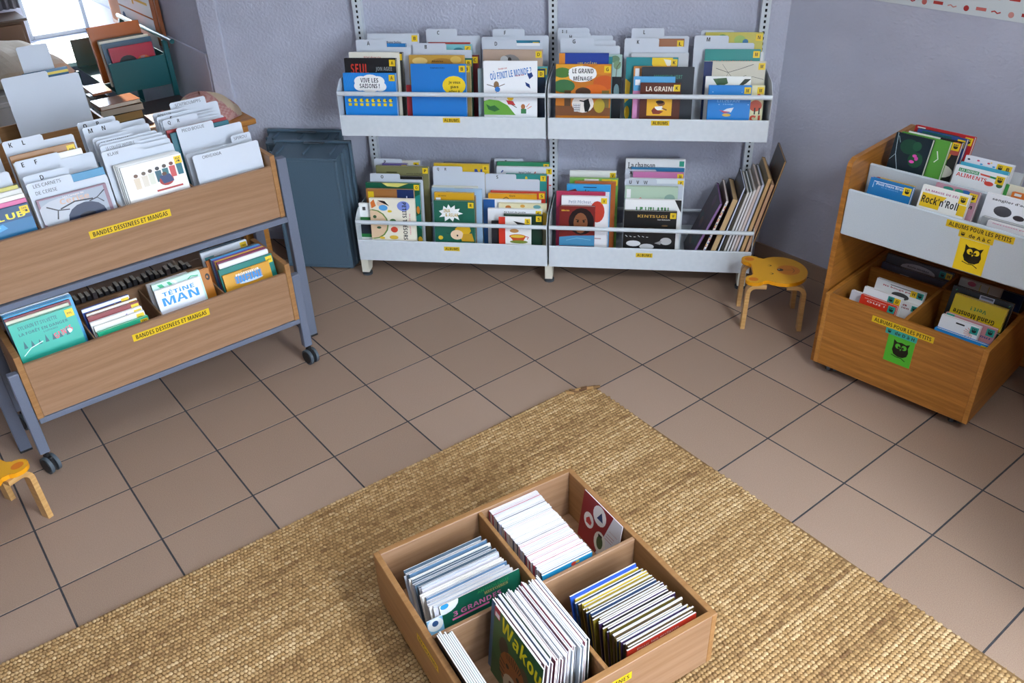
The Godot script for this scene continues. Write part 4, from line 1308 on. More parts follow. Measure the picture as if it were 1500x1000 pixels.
	for i in m:
		for j in m:
			var nn: Vector3 = (vs[i + 1][j] - vs[i][j]).cross(vs[i][j + 1] - vs[i][j]).normalized()
			if nn.y < 0.0:
				nn = -nn
			quad(st, vs[i][j] + Vector3(0, 0.05, 0), vs[i + 1][j] + Vector3(0, 0.05, 0), vs[i + 1][j + 1] + Vector3(0, 0.05, 0), vs[i][j + 1] + Vector3(0, 0.05, 0), nn)
			quad(st, vs[i][j] * Vector3(1, -0.45, 1) + Vector3(0, 0.05, 0), vs[i + 1][j] * Vector3(1, -0.45, 1) + Vector3(0, 0.05, 0), vs[i + 1][j + 1] * Vector3(1, -0.45, 1) + Vector3(0, 0.05, 0), vs[i][j + 1] * Vector3(1, -0.45, 1) + Vector3(0, 0.05, 0), nn * Vector3(1, -1, 1))
	part("cover", st.commit(), mats["linen"], cu)
	var cab := thing("brown_cabinet", "dark brown cabinet standing on the white bench beside the window", "cabinet", "", Vector3.ZERO, GRID)
	slab("body", Vector3(-2.45, 0.801, -3.55), Vector3(-1.72, 1.0, -3.28), flat("4a2f18", 0.6), cab, 0.004)
	slab("top_board", Vector3(-2.47, 1.0, -3.57), Vector3(-1.70, 1.016, -3.26), flat("3c2614", 0.5), cab, 0.004)
	slab("door", Vector3(-2.1, 0.82, -3.28), Vector3(-1.74, 0.985, -3.268), flat("54361c", 0.55), cab, 0.003)
	var cur := thing("curtain", "grey pleated curtain hanging left of the nook window", "curtain", "", Vector3.ZERO, GRID)
	var wave := PackedVector2Array()
	for k in 33:
		wave.append(Vector2(-1.86 + k * 0.006, 3.575 + 0.014 * sin(k * 0.9)))
	st = begin()
	add_prism(st, strip(wave, 0.006), 1.03, 2.5)
	var cl := part("cloth", st.commit(), flat("5c5a60", 0.9), cur)
	cl.rotation.x = -PI / 2
	# poster on the right wall
	var po := thing("wall_poster", "white poster with rows of small red logos on the right wall", "poster", "", grid(0.7555, 1.36, 1.145), GRID)
	var sp := begin()
	sp.set_color(lin("d2dadc"))
	add_box(sp, Vector3(0.6, 0.42, 0), Vector3(1.2, 0.84, 0.0015))
	for k in 18:
		var x := 0.10 + k * 0.058
		for r in 3:
			var yy := 0.024 + r * 0.055 + 0.003 * sin(k * 2.0)
			var hx: String = ["b83a34", "c86a62", "a82c2c", "d0908a"][(k * 3 + r) % 4]
			if (k + r) % 3 == 0:
				add_flat(sp, circle(Vector2(x, yy), 0.011, 0.011, 12), 0.001, hx)
			elif (k + r) % 3 == 1:
				add_flat(sp, PackedVector2Array([Vector2(x - 0.02, yy - 0.006), Vector2(x + 0.02, yy - 0.006), Vector2(x + 0.02, yy + 0.006), Vector2(x - 0.02, yy + 0.006)]), 0.001, hx)
			else:
				add_flat(sp, strip(PackedVector2Array([Vector2(x - 0.018, yy), Vector2(x - 0.006, yy + 0.004), Vector2(x + 0.006, yy - 0.003), Vector2(x + 0.018, yy + 0.002)]), 0.005), 0.001, hx)
	var pm := part("sheet", sp.commit(), ink(0.6), po)
	pm.rotation.y = -PI / 2
	# unseen bookcase, added out of the frame to shade the display unit and floor
	var bc := thing("unseen_shade_bookcase", "unseen tall oak bookcase added past the display unit to shade it", "bookcase", "", Vector3.ZERO, GRID)
	slab("back_panel", Vector3(-0.80, 0.0, 3.35), Vector3(0.735, 2.15, 3.37), mats["oak"], bc)
	for x in [-0.80, -0.045, 0.715]:
		slab("side_board", Vector3(x, 0.0, 3.37), Vector3(x + 0.02, 2.15, 3.68), mats["oak_edge"], bc)
	for k in 6:
		for x in [-0.78, -0.025]:
			slab("shelf_board", Vector3(x, 0.05 + k * 0.41, 3.37), Vector3(x + (0.735 if x < -0.5 else 0.74), 0.07 + k * 0.41, 3.66), mats["oak"], bc)

# kind, frame, x, foot height, z, lean, width, height, thickness, colour, label, group, sticker, print, roll, tab, shoulder, spine
const ROWS := [
	["b","S",-0.8448,0.8006,0.395,9,0.2557,0.2613,0.02,"1f86d8","blue picture book with white cloud title and row of yellow chicks","albums in the upper wall tray","A",[["l",[0.09,0.0,-0.03,0.238],0.006,"2f8fe0"],["l",[0.135,0.0,0.015,0.238],0.006,"2f8fe0"],["l",[0.18,0.0,0.06,0.238],0.006,"2f8fe0"],["l",[0.225,0.0,0.105,0.238],0.006,"2f8fe0"],["l",[0.27,0.0,0.15,0.238],0.006,"2f8fe0"],["l",[0.315,0.0,0.195,0.238],0.006,"2f8fe0"],["l",[0.36,0.0,0.24,0.238],0.006,"2f8fe0"],["l",[0.405,0.0,0.285,0.238],0.006,"2f8fe0"],["l",[0.45,0.0,0.33,0.238],0.006,"2f8fe0"],["l",[0.495,0.0,0.375,0.238],0.006,"2f8fe0"],["l",[0.54,0.0,0.42,0.238],0.006,"2f8fe0"],["l",[0.585,0.0,0.465,0.238],0.006,"2f8fe0"],["l",[0.63,0.0,0.51,0.238],0.006,"2f8fe0"],["l",[0.675,0.0,0.555,0.238],0.006,"2f8fe0"],["l",[0.72,0.0,0.6,0.238],0.006,"2f8fe0"],["l",[0.765,0.0,0.645,0.238],0.006,"2f8fe0"],["l",[0.81,0.0,0.69,0.238],0.006,"2f8fe0"],["l",[0.855,0.0,0.735,0.238],0.006,"2f8fe0"],["l",[0.9,0.0,0.78,0.238],0.006,"2f8fe0"],["l",[0.945,0.0,0.825,0.238],0.006,"2f8fe0"],["l",[0.99,0.0,0.87,0.238],0.006,"2f8fe0"],["l",[1.035,0.0,0.915,0.238],0.006,"2f8fe0"],["e",0.35,0.14,0.14,0.091,"f4f4f2"],["e",0.52,0.112,0.16,0.091,"f4f4f2"],["e",0.66,0.14,0.13,0.091,"f4f4f2"],["e",0.32,0.224,0.12,0.084,"f4f4f2"],["e",0.5,0.224,0.22,0.105,"f4f4f2"],["e",0.7,0.231,0.12,0.084,"f4f4f2"],["t","VIVE LES",0.33,0.084,0.34,0.077,"1c1c28",0,"s"],["t","SAISONS !",0.31,0.182,0.38,0.077,"1c1c28",0,"s"],["r",0.36,0.372,0.2,0.035,"e8e8e8"],["r",0.38,0.379,0.16,0.021,"7a6a60"],["e",0.1,0.477,0.035,0.032,"f2d818"],["r",0.07,0.526,0.06,0.049,"e8cc10"],["e",0.128,0.47,0.012,0.014,"3a2a20"],["e",0.212,0.477,0.035,0.032,"f2d818"],["r",0.182,0.526,0.06,0.049,"e8cc10"],["e",0.24,0.47,0.012,0.014,"3a2a20"],["e",0.324,0.477,0.035,0.032,"f2d818"],["r",0.294,0.526,0.06,0.049,"e8cc10"],["e",0.352,0.47,0.012,0.014,"3a2a20"],["e",0.436,0.477,0.035,0.032,"f2d818"],["r",0.406,0.526,0.06,0.049,"e8cc10"],["e",0.464,0.47,0.012,0.014,"3a2a20"],["e",0.548,0.477,0.035,0.032,"f2d818"],["r",0.518,0.526,0.06,0.049,"e8cc10"],["e",0.576,0.47,0.012,0.014,"3a2a20"],["e",0.66,0.477,0.035,0.032,"f2d818"],["r",0.63,0.526,0.06,0.049,"e8cc10"],["e",0.688,0.47,0.012,0.014,"3a2a20"],["e",0.772,0.477,0.035,0.032,"f2d818"],["r",0.742,0.526,0.06,0.049,"e8cc10"],["e",0.8,0.47,0.012,0.014,"3a2a20"],["e",0.884,0.477,0.035,0.032,"f2d818"],["r",0.854,0.526,0.06,0.049,"e8cc10"],["e",0.912,0.47,0.012,0.014,"3a2a20"]],0,[0.0,0.57],0.2627,""],
	["b","S",-0.8447,0.8006,0.365,9,0.2511,0.3207,0.02,"141312","black picture book with red block title behind the chicks book","albums in the upper wall tray","A",[["t","SEUL",0.12,0.08,0.34,0.14,"c83a28",0,"s"],["t","JON AGEE",0.6,0.12,0.32,0.07,"8a9090",0,"s"],["t","SUR MARS",0.12,0.26,0.76,0.14,"b83424",0,"s"]],0,[0.0,0.57],0.3219,""],
	["b","S",-0.8332,0.8006,0.335,9,0.2425,0.3397,0.02,"e6e2d2","cream picture book with faint red title beside black picture book","albums in the upper wall tray","",[["t","D'ici demain",0.3,0.05,0.34,0.04,"c86a5a",0,"s"]],0,[0.0,0.57],0.339,""],
	["b","S",-0.826,0.8006,0.305,9,0.2502,0.3324,0.02,"3a3836","dark charcoal picture book tucked in front of the A card","albums in the upper wall tray","A",[],0,[0.0,0.57],0.3324,""],
	["d","S",-0.8012,0.7978,0.275,9,0.2659,0.3849,0.0016,"f4f4f2","white index card lettered A on its tab","albums in the upper wall tray","A",[],0,[0.0,0.57],0.352,""],
	["b","S",-0.7875,0.8006,0.267,9,0.189,0.3627,0.02,"1d78b8","bright blue picture book just behind the A card","albums in the upper wall tray","",[],0,[0.0,0.57],0.3629,""],
	["b","S",-0.7621,0.8006,0.237,9,0.2509,0.4005,0.02,"cdd3dc","pale grey picture book with small blue title against the wall","albums in the upper wall tray","B",[["t","Bruno Dedieu",0.38,0.08,0.28,0.03,"20305a",0,"s"],["r",0.4,0.13,0.36,0.03,"3a6a9a"]],0,[0.0,0.57],0.4005,""],
	["b","S",-0.5912,0.8001,0.365,9,0.1688,0.2,0.0164,"b02c34","small red picture book sticking out left of blue bubble book","albums in the upper wall tray","",[],0,[0.0,0.57],0.2338,""],
	["b","S",-0.5113,0.8006,0.397,9,0.2622,0.304,0.02,"1878c8","blue picture book with yellow speech bubble","albums in the upper wall tray","B",[["t","Stéphanie Blake",0.36,0.045,0.26,0.022,"0a1c3c",0,"s"],["e",0.78,0.312,0.21,0.141,"f4d61c"],["e",0.78,0.312,0.2,0.134,"f0d020"],["t","Je veux",0.68,0.245,0.22,0.052,"111111",0,"s"],["t","pas",0.72,0.32,0.14,0.045,"111111",0,"s"],["t","aller à",0.68,0.379,0.2,0.037,"111111",0,"s"]],0,[0.0,0.57],0.3035,""],
	["b","S",-0.4688,0.8006,0.342,9,0.201,0.2896,0.02,"9a8a5c","tan picture book peeking out right of the blue bubble book","albums in the upper wall tray","B",[],0,[0.0,0.57],0.2894,""],
	["b","S",-0.5357,0.8006,0.313,9,0.2667,0.3222,0.02,"c89a3c","golden mottled picture book behind the blue bubble book","albums in the upper wall tray","",[["e",0.2,0.08,0.14,0.05,"e8c87a"],["e",0.6,0.1,0.2,0.06,"a87a2c"],["e",0.85,0.06,0.1,0.05,"ddb85c"],["t","Béatrice",0.42,0.07,0.2,0.025,"3a2a14",0,"s"]],0,[0.0,0.57],0.3226,""],
	["b","S",-0.483,0.8006,0.284,9,0.2276,0.301,0.02,"2c6a58","green picture book tucked in front of the B card","albums in the upper wall tray","B",[],0,[0.0,0.57],0.3014,""],
	["d","S",-0.5183,0.7978,0.255,9,0.2865,0.365,0.0016,"f4f4f2","white index card lettered B on its tab","albums in the upper wall tray","B",[],0,[0.0,0.57],0.3351,""],
	["b","S",-0.452,0.8006,0.247,9,0.2135,0.3061,0.02,"7a2a30","maroon picture book peeking out right of the B card","albums in the upper wall tray","C",[],0,[0.0,0.57],0.3064,""],
	["b","S",-0.4885,0.8006,0.218,9,0.2105,0.3481,0.02,"7cc0c4","pale aqua picture book behind the B card","albums in the upper wall tray","C",[["e",0.3,0.06,0.1,0.04,"e8f0ee"],["e",0.7,0.08,0.12,0.04,"3c8a98"]],0,[0.0,0.57],0.3483,""],
	["b","S",-0.498,0.8001,0.189,9,0.2041,0.3506,0.0164,"b8403c","brick red picture book in front of the C card","albums in the upper wall tray","",[],0,[0.0,0.57],0.3504,""],
	["d","S",-0.4804,0.7978,0.169,9,0.2658,0.4093,0.0016,"f4f4f2","white index card lettered C on its tab","albums in the upper wall tray","C",[],0,[0.0,0.57],0.3787,""],
	["b","S",-0.229,0.8001,0.362,9,0.2026,0.2769,0.0164,"8aa0a4","grey green picture book sticking out left of the white sky book","albums in the upper wall tray","",[],0,[0.0,0.57],0.2774,""],
	["b","S",-0.1732,0.8006,0.397,9,0.2488,0.3189,0.02,"f2f4f6","white picture book with blue slanting title, green hill and birds","albums in the upper wall tray","",[["t","OÙ FINIT LE MONDE ?",0.12,0.098,0.78,0.121,"3a7cc4",9,"s"],["t","Davide Cali",0.28,0.091,0.16,0.023,"c04848",7,"s"],["t","Maria Dek",0.6,0.181,0.16,0.023,"c04848",7,"s"],["p",[0.82,0.181,0.9,0.151,0.93,0.204,0.86,0.249],"1c3c7c"],["p",[0.78,0.287,0.86,0.317,0.88,0.378,0.8,0.34],"1c3c7c"],["e",0.24,0.332,0.05,0.053,"8a6a48"],["l",[0.06,0.325,0.2,0.355],0.012,"6a4a38"],["l",[0.28,0.355,0.4,0.317],0.012,"6a4a38"],["e",0.26,0.393,0.05,0.038,"3c7cc8"],["l",[0.24,0.431,0.21,0.514],0.012,"8a5a40"],["p",[0.0,0.559,0.1,0.536,0.28,0.551,0.45,0.619,0.58,0.74,0.6,0.755,0.0,0.755],"6aa83c"],["p",[0.04,0.604,0.12,0.635,0.2,0.619,0.3,0.68,0.2,0.71,0.08,0.68],"2f6a34"],["e",0.5,0.514,0.06,0.038,"f0c020"],["p",[0.42,0.544,0.55,0.559,0.6,0.619,0.46,0.604],"c03838"],["l",[0.52,0.604,0.62,0.65],0.012,"2a2020"],["e",0.74,0.635,0.04,0.038,"b06a3a"],["p",[0.7,0.665,0.8,0.665,0.8,0.733,0.7,0.733],"3a7a48"],["l",[0.8,0.642,0.86,0.589],0.01,"e07040"],["l",[0.82,0.665,0.9,0.627],0.01,"e07040"]],0,[0.0,0.57],0.3188,"2a62a8"],
	["b","S",-0.1375,0.8006,0.335,9,0.2387,0.2677,0.02,"1c3450","navy picture book peeking out right of the white sky book","albums in the upper wall tray","D",[],0,[0.0,0.57],0.2683,""],
	["b","S",-0.1317,0.8006,0.305,9,0.2445,0.2704,0.02,"58aab0","turquoise picture book beside the navy one","albums in the upper wall tray","D",[["e",0.9,0.4,0.12,0.1,"e8e0c0"]],0,[0.0,0.57],0.271,""],
	["b","S",-0.1776,0.8006,0.275,9,0.2822,0.3388,0.02,"b89f8c","beige picture book with a grey furry head","albums in the upper wall tray","D",[["e",0.46,0.22,0.19,0.16,"8a8684"],["e",0.36,0.14,0.07,0.06,"c8c8c8"],["e",0.45,0.13,0.03,0.03,"383434"],["e",0.5,0.28,0.14,0.08,"ccd0d4"]],0,[0.0,0.57],0.3402,""],
	["d","S",-0.1824,0.7978,0.245,9,0.2853,0.3772,0.0016,"f4f4f2","white index card lettered D on its tab","albums in the upper wall tray","D",[],0,[0.0,0.57],0.3517,""],
	["b","S",-0.1546,0.8001,0.237,9,0.2013,0.3589,0.0164,"eceef0","white picture book wedged behind the D card","albums in the upper wall tray","",[],0,[0.0,0.57],0.3587,""],
	["d","S",-0.1891,0.7978,0.217,9,0.2884,0.3847,0.0016,"f4f4f2","blank tabbed white card behind the D card","albums in the upper wall tray","",[],0,[0.0,0.57],0.357,""],
	["b","S",-0.1506,0.8006,0.209,9,0.1873,0.3635,0.02,"2a7a94","teal picture book in front of the F card","albums in the upper wall tray","E",[],0,[0.0,0.57],0.3629,""],
	["d","S",-0.1514,0.7978,0.179,9,0.269,0.4114,0.0016,"f4f4f2","white index card lettered F on its tab","albums in the upper wall tray","F",[],0,[0.0,0.57],0.3812,""],
	["b","S",0.164,0.8006,0.395,9,0.2521,0.3055,0.02,"c8781e","autumn forest picture book with white cloud title","albums in the upper wall tray","G",[["r",0,0.0,1,1,"c8781e"],["p",[0,0.0,0.5,0.0,0.3,0.223,0,0.372],"e0a028"],["e",0.12,0.119,0.16,0.074,"4a7a34"],["e",0.15,0.313,0.2,0.097,"3c7040"],["e",0.85,0.074,0.2,0.074,"d88a20"],["e",0.88,0.261,0.2,0.104,"cc5a18"],["e",0.72,0.372,0.22,0.089,"d86a1c"],["r",0.16,0.372,0.12,0.335,"5a4028"],["r",0.84,0.372,0.13,0.372,"7a6a34"],["p",[0,0.596,1,0.626,1,0.745,0,0.745],"7a4a24"],["e",0.8,0.596,0.1,0.104,"b8a030"],["e",0.48,0.097,0.25,0.074,"f4f4f2"],["e",0.46,0.179,0.22,0.074,"f4f4f2"],["e",0.33,0.134,0.1,0.074,"f4f4f2"],["e",0.64,0.134,0.1,0.074,"f4f4f2"],["t","LE GRAND",0.3,0.06,0.38,0.067,"141414",0,"s"],["t","MÉNAGE",0.32,0.156,0.34,0.074,"141414",0,"s"],["e",0.5,0.566,0.2,0.134,"eee8e0"],["e",0.5,0.395,0.14,0.067,"4a3424"],["p",[0.32,0.566,0.46,0.566,0.44,0.685,0.34,0.685],"e4e4e4"],["l",[0.33,0.566,0.345,0.685],0.006,"222222"],["l",[0.36,0.566,0.369,0.685],0.006,"222222"],["l",[0.39,0.566,0.393,0.685],0.006,"222222"],["l",[0.42,0.566,0.417,0.685],0.006,"222222"],["l",[0.45,0.566,0.441,0.685],0.006,"222222"],["l",[0.33,0.596,0.45,0.596],0.006,"222222"],["l",[0.33,0.626,0.45,0.626],0.006,"222222"],["l",[0.33,0.655,0.45,0.655],0.006,"222222"],["p",[0.52,0.521,0.6,0.491,0.64,0.596,0.6,0.685,0.54,0.685,0.52,0.596],"151515"],["l",[0.53,0.536,0.44,0.521],0.02,"151515"]],0,[0.0,0.57],0.3061,""],
	["b","S",0.1621,0.8006,0.362,9,0.2253,0.3454,0.02,"1f3e96","royal blue picture book with orange spine strip and gold title","albums in the upper wall tray","",[["r",0,0,0.12,1,"d8862a"],["t","UN OCÉAN",0.38,0.1,0.38,0.06,"d8c078",0,"s"],["t","D'AMOUR",0.25,0.19,0.6,0.09,"d89028",0,"s"]],0,[0.0,0.57],0.3457,""],
	["b","S",0.1839,0.8006,0.329,9,0.2137,0.3209,0.02,"2f8a94","teal picture book behind the royal blue one","albums in the upper wall tray","",[],0,[0.0,0.57],0.3213,""],
	["b","S",0.2272,0.8006,0.296,9,0.2145,0.3229,0.02,"a8c4bc","pale green picture book with tree foliage pattern","albums in the upper wall tray","",[["e",0.85,0.06,0.1,0.05,"6a8a6a"],["e",0.9,0.14,0.08,0.06,"7a9a74"],["l",[0.88,0.3,0.9,0.16,0.97,0.1],0.012,"5a3c2a"],["r",0.8,0.3,0.2,0.7,"20242a"],["e",0.9,0.5,0.06,0.1,"7a9aa0"]],0,[0.0,0.57],0.3225,""],
	["d","S",0.1843,0.7978,0.263,9,0.2762,0.3921,0.0016,"f4f4f2","white index card lettered G on its tab","albums in the upper wall tray","G",[],0,[0.0,0.57],0.3566,""],
	["b","S",0.1807,0.8006,0.255,9,0.2355,0.3445,0.02,"d0a030","mustard picture book hidden behind the G card","albums in the upper wall tray","",[],0,[0.0,0.57],0.3447,""],
	["d","S",0.1645,0.7978,0.222,9,0.2716,0.4022,0.0016,"f4f4f2","white index card lettered H on its tab","albums in the upper wall tray","H",[],0,[0.0,0.57],0.3706,""],
	["b","S",0.1704,0.8001,0.214,9,0.2221,0.3569,0.0164,"5a8a4a","grass green picture book hidden behind the H card","albums in the upper wall tray","",[],0,[0.0,0.57],0.3571,""],
	["d","S",0.1559,0.7978,0.194,9,0.2598,0.4184,0.0016,"f4f4f2","white index card lettered I and J on its tab","albums in the upper wall tray","I   J",[],0,[0.0,0.57],0.3858,""],
	["b","S",0.5142,0.8006,0.395,9,0.1813,0.2261,0.02,"5c2c1c","small brown picture book with yellow picture of a crawling child","albums in the upper wall tray","K",[["t","LA GRAINE",0.14,0.065,0.72,0.092,"f2e8d4",0,"s"],["r",0.18,0.295,0.62,0.341,"efb62c"],["e",0.53,0.393,0.1,0.052,"8a5630"],["e",0.5,0.367,0.1,0.033,"2c1a10"],["p",[0.38,0.458,0.56,0.445,0.6,0.511,0.4,0.537],"f4f4f2"],["p",[0.3,0.537,0.36,0.472,0.44,0.524,0.6,0.55,0.5,0.603,0.34,0.603],"8a3a2a"],["l",[0.56,0.485,0.68,0.524],0.03,"8a5630"]],0,[0.0,0.57],0.225,""],
	["b","S",0.4851,0.8006,0.368,9,0.1873,0.246,0.02,"5aa8d8","sky blue picture book with pink lower half and green spine","albums in the upper wall tray","",[["r",0,0.25,1,0.75,"d890c0"],["t","Les amis de",0.24,0.1,0.6,0.12,"2a5a8a",0,"s"],["r",0.04,0.05,0.12,0.1,"f0f0f0"]],0,[0.0,0.57],0.2459,"6aa83c"],
	["b","S",0.5444,0.8006,0.341,9,0.2362,0.2812,0.02,"2c3238","slate black textured picture book with green title","albums in the upper wall tray","",[["t","MONSIEUR VERT",0.24,0.12,0.54,0.06,"4a8a70",0,"s"]],0,[0.0,0.57],0.2804,""],
	["b","S",0.4872,0.8006,0.314,9,0.1962,0.2768,0.02,"d08a48","orange picture book with white spine label","albums in the upper wall tray","",[["r",0.04,0.03,0.1,0.14,"eeeeee"]],0,[0.0,0.57],0.2773,""],
	["b","S",0.4717,0.8006,0.287,9,0.2363,0.3086,0.02,"2a8a90","teal picture book with large yellow and white leaves","albums in the upper wall tray","K",[["p",[0.5,0,0.9,0,0.84,0.14,0.62,0.2,0.5,0.1],"f0cc30"],["p",[0.72,0.02,0.9,0.04,0.82,0.16],"eeeee0"],["p",[0,0.3,0.1,0.36,0.08,0.6,0,0.66],"f0cc30"],["e",0.05,0.8,0.05,0.1,"f0cc30"]],0,[0.0,0.57],0.309,""],
	["b","S",0.5059,0.8006,0.26,9,0.2621,0.3213,0.02,"c8ccd0","pale grey picture book behind the teal leaf book","albums in the upper wall tray","",[],0,[0.0,0.57],0.3217,""],
	["d","S",0.4801,0.7978,0.233,9,0.2771,0.3833,0.0016,"f4f4f2","white index card lettered K on its tab, on the wall tray","albums in the upper wall tray","K",[],0,[0.0,0.57],0.3465,""],
	["b","S",0.5231,0.8006,0.225,9,0.1826,0.3753,0.02,"a06a48","light brown picture book behind the K card on the wall tray","albums in the upper wall tray","L",[],0,[0.0,0.57],0.3754,""],
	["d","S",0.5037,0.7978,0.198,9,0.264,0.4184,0.0016,"f4f4f2","white index card lettered L on its tab","albums in the upper wall tray","L",[],0,[0.0,0.57],0.3848,""],
	["b","S",0.8226,0.8006,0.395,9,0.1885,0.2178,0.02,"1c80d0","blue picture book with small snowy bird and white dots","albums in the upper wall tray","M",[["t","LILLEFAN",0.22,0.27,0.52,0.064,"7ac0f0",0,"s"],["t","à la neige",0.36,0.359,0.24,0.032,"a8d8f8",0,"s"],["p",[0.36,0.513,0.46,0.462,0.62,0.436,0.56,0.539],"e8eef4"],["p",[0.28,0.488,0.4,0.513,0.56,0.526,0.4,0.552],"c83848"],["e",0.46,0.59,0.1,0.032,"e0b84c"],["e",0.1,0.128,0.012,0.008,"cfe8fa"],["e",0.27,0.379,0.012,0.008,"cfe8fa"],["e",0.44,0.295,0.012,0.008,"cfe8fa"],["e",0.61,0.212,0.012,0.008,"cfe8fa"],["e",0.78,0.128,0.012,0.008,"cfe8fa"],["e",0.95,0.379,0.012,0.008,"cfe8fa"]],0,[0.0,0.57],0.2167,""],
	["b","S",0.8777,0.8006,0.365,9,0.1997,0.2101,0.02,"e2dcae","cream picture book with red and black lettering at lower right","albums in the upper wall tray","M",[["e",0.83,0.42,0.14,0.12,"c8502c"],["t","S!",0.72,0.62,0.24,0.24,"c84a2c",0,"s"],["l",[0.82,0.46,0.82,0.6],0.03,"181818"],["l",[0.92,0.46,0.92,0.6],0.03,"181818"],["e",0.88,0.2,0.04,0.03,"c84a2c"]],0,[0.0,0.57],0.2109,""],
	["b","S",0.8161,0.8006,0.335,9,0.2012,0.2399,0.02,"eef0ec","white picture book with black bird and green leaf shapes","albums in the upper wall tray","",[["p",[0.7,0.2,0.86,0.04,1,0.04,0.9,0.12,0.78,0.18],"1c2a1c"],["p",[0.16,0.04,0.46,0.02,0.5,0.12,0.3,0.2],"3a5a34"],["e",0.82,0.18,0.02,0.03,"181818"]],0,[0.0,0.57],0.2405,"2a8a8a"],
	["b","S",0.8424,0.8006,0.305,9,0.2747,0.2982,0.02,"cfcab8","beige picture book with thin bare branches and navy spine","albums in the upper wall tray","M",[["r",0,0,0.14,1,"1c2c5c"],["l",[0.2,0.1,0.4,0.16,0.62,0.1,0.8,0.04],0.008,"3a3a36"],["l",[0.4,0.16,0.5,0.26,0.7,0.2],0.006,"3a3a36"],["l",[0.3,0.04,0.4,0.16,0.36,0.28],0.005,"3a3a36"],["l",[0.66,0.3,0.8,0.22,0.98,0.26],0.006,"3a3a36"]],0,[0.0,0.57],0.2988,""],
	["b","S",0.8314,0.8006,0.275,9,0.2464,0.3422,0.02,"2a8c86","teal picture book with crumpled glossy cover and red title","albums in the upper wall tray","M",[["t","UN CAUCHEMAR",0.12,0.14,0.76,0.07,"d85a50",0,"s"]],0,[0.0,0.57],0.3426,""],
	["d","S",0.7924,0.7978,0.245,9,0.2688,0.3976,0.0016,"f4f4f2","white index card lettered M on its tab, on the wall tray","albums in the upper wall tray","M",[],0,[0.0,0.57],0.3662,""],
	["b","S",0.86,0.8006,0.237,9,0.2252,0.3203,0.02,"e8e8e6","white picture book behind the M card","albums in the upper wall tray","",[],0,[0.0,0.57],0.3206,""],
	["b","S",0.8384,0.8006,0.207,9,0.2582,0.3994,0.02,"c4b84c","yellow green map-patterned picture book against the wall","albums in the upper wall tray","N",[["e",0.3,0.05,0.08,0.03,"6a9a4c"],["e",0.6,0.08,0.1,0.05,"9ab85c"],["e",0.7,0.1,0.05,0.03,"3a7aa8"],["e",0.2,0.1,0.06,0.03,"d8d080"]],0,[0.0,0.57],0.3983,""],
	["d","S",0.822,0.7978,0.177,9,0.2625,0.405,0.0016,"f4f4f2","white index card showing above the yellow map book","albums in the upper wall tray","",[],0,[0.0,0.57],0.373,""],
	["b","S",-0.9241,0.1301,0.37,9,0.1337,0.2581,0.0164,"f0f2f0","narrow white and green picture book at the left end of lower tray","albums in the lower wall tray","",[["r",0,0.279,1,0.112,"2a7a3c"],["r",0,0.433,1,0.251,"222a34"],["r",0,0.628,1,0.07,"2a7a3c"],["r",0.14,0.07,0.12,0.07,"444444"]],0,[0.0,0.57],0.2591,""],
	["b","S",-0.8056,0.1306,0.397,9,0.2374,0.2969,0.02,"f1ead6","cream picture book with round pizza face and sideways black title","albums in the lower wall tray","",[["r",0.0,0.0,1,1,"f1ead6"],["p",[0.02,0.074,0.1,0.015,0.14,0.133,0.04,0.177],"e07a3a"],["e",0.26,0.088,0.1,0.059,"e8c8b0"],["p",[0.18,0.029,0.34,0.044,0.44,0.133,0.36,0.103,0.24,0.059],"20181a"],["e",0.3,0.162,0.1,0.052,"5aa8e0"],["e",0.44,0.221,0.05,0.022,"f0d030"],["e",0.06,0.457,0.34,0.265,"6a8a3c"],["e",0.03,0.457,0.34,0.251,"e8c8a4"],["e",0.1,0.324,0.04,0.029,"3c5a3c"],["e",0.18,0.516,0.05,0.022,"3c5a3c"],["e",0.5,0.391,0.07,0.037,"4a7a3c"],["e",0.52,0.546,0.08,0.052,"d04830"],["e",0.5,0.686,0.1,0.037,"e0b840"],["e",0.24,0.7,0.06,0.022,"e8c040"],["e",0.75,0.125,0.14,0.088,"7f92d8"],["t","PETITS TRÉSORS",0.4,0.391,0.664,0.12,"14141c",-90,"s"],["t","les petits génies",0.5,0.442,0.369,0.04,"e0788a",-90,"s"]],0,[0.0,0.57],0.2999,"d8d4c8"],
	["b","S",-0.8268,0.1306,0.348,9,0.2523,0.3259,0.02,"a8703c","brown and navy picture book behind the cream sideways-title book","albums in the lower wall tray","",[["r",0.65,0,0.35,1,"1e3464"],["r",0.04,0.04,0.12,0.1,"f0cc28"],["t","L",0.84,0.1,0.06,0.08,"d8e0f0",0,"s"]],0,[0.0,0.57],0.329,""],
	["b","S",-0.8182,0.1306,0.318,9,0.2878,0.347,0.02,"1c5c44","dark green jungle picture book with tall leaves","albums in the lower wall tray","O",[["p",[0.3,0,0.8,0,0.6,0.06,0.4,0.05],"d8d070"],["p",[0.9,0.2,1,0.16,1,0.4,0.92,0.34],"2a8a80"],["p",[0.9,0.5,1,0.46,1,0.7,0.92,0.64],"2a8a80"],["e",0.95,0.4,0.03,0.06,"e08a30"],["e",0.96,0.86,0.04,0.05,"e0b030"]],0,[0.0,0.57],0.3503,""],
	["d","S",-0.8037,0.1278,0.288,9,0.2809,0.3863,0.0016,"f4f4f2","white index card lettered O on its tab","albums in the lower wall tray","O",[],0,[0.0,0.57],0.3583,""],
	["b","S",-0.7668,0.1306,0.28,9,0.1976,0.3688,0.02,"1a1818","black picture book just behind the O card","albums in the lower wall tray","",[],0,[0.0,0.57],0.3706,""],
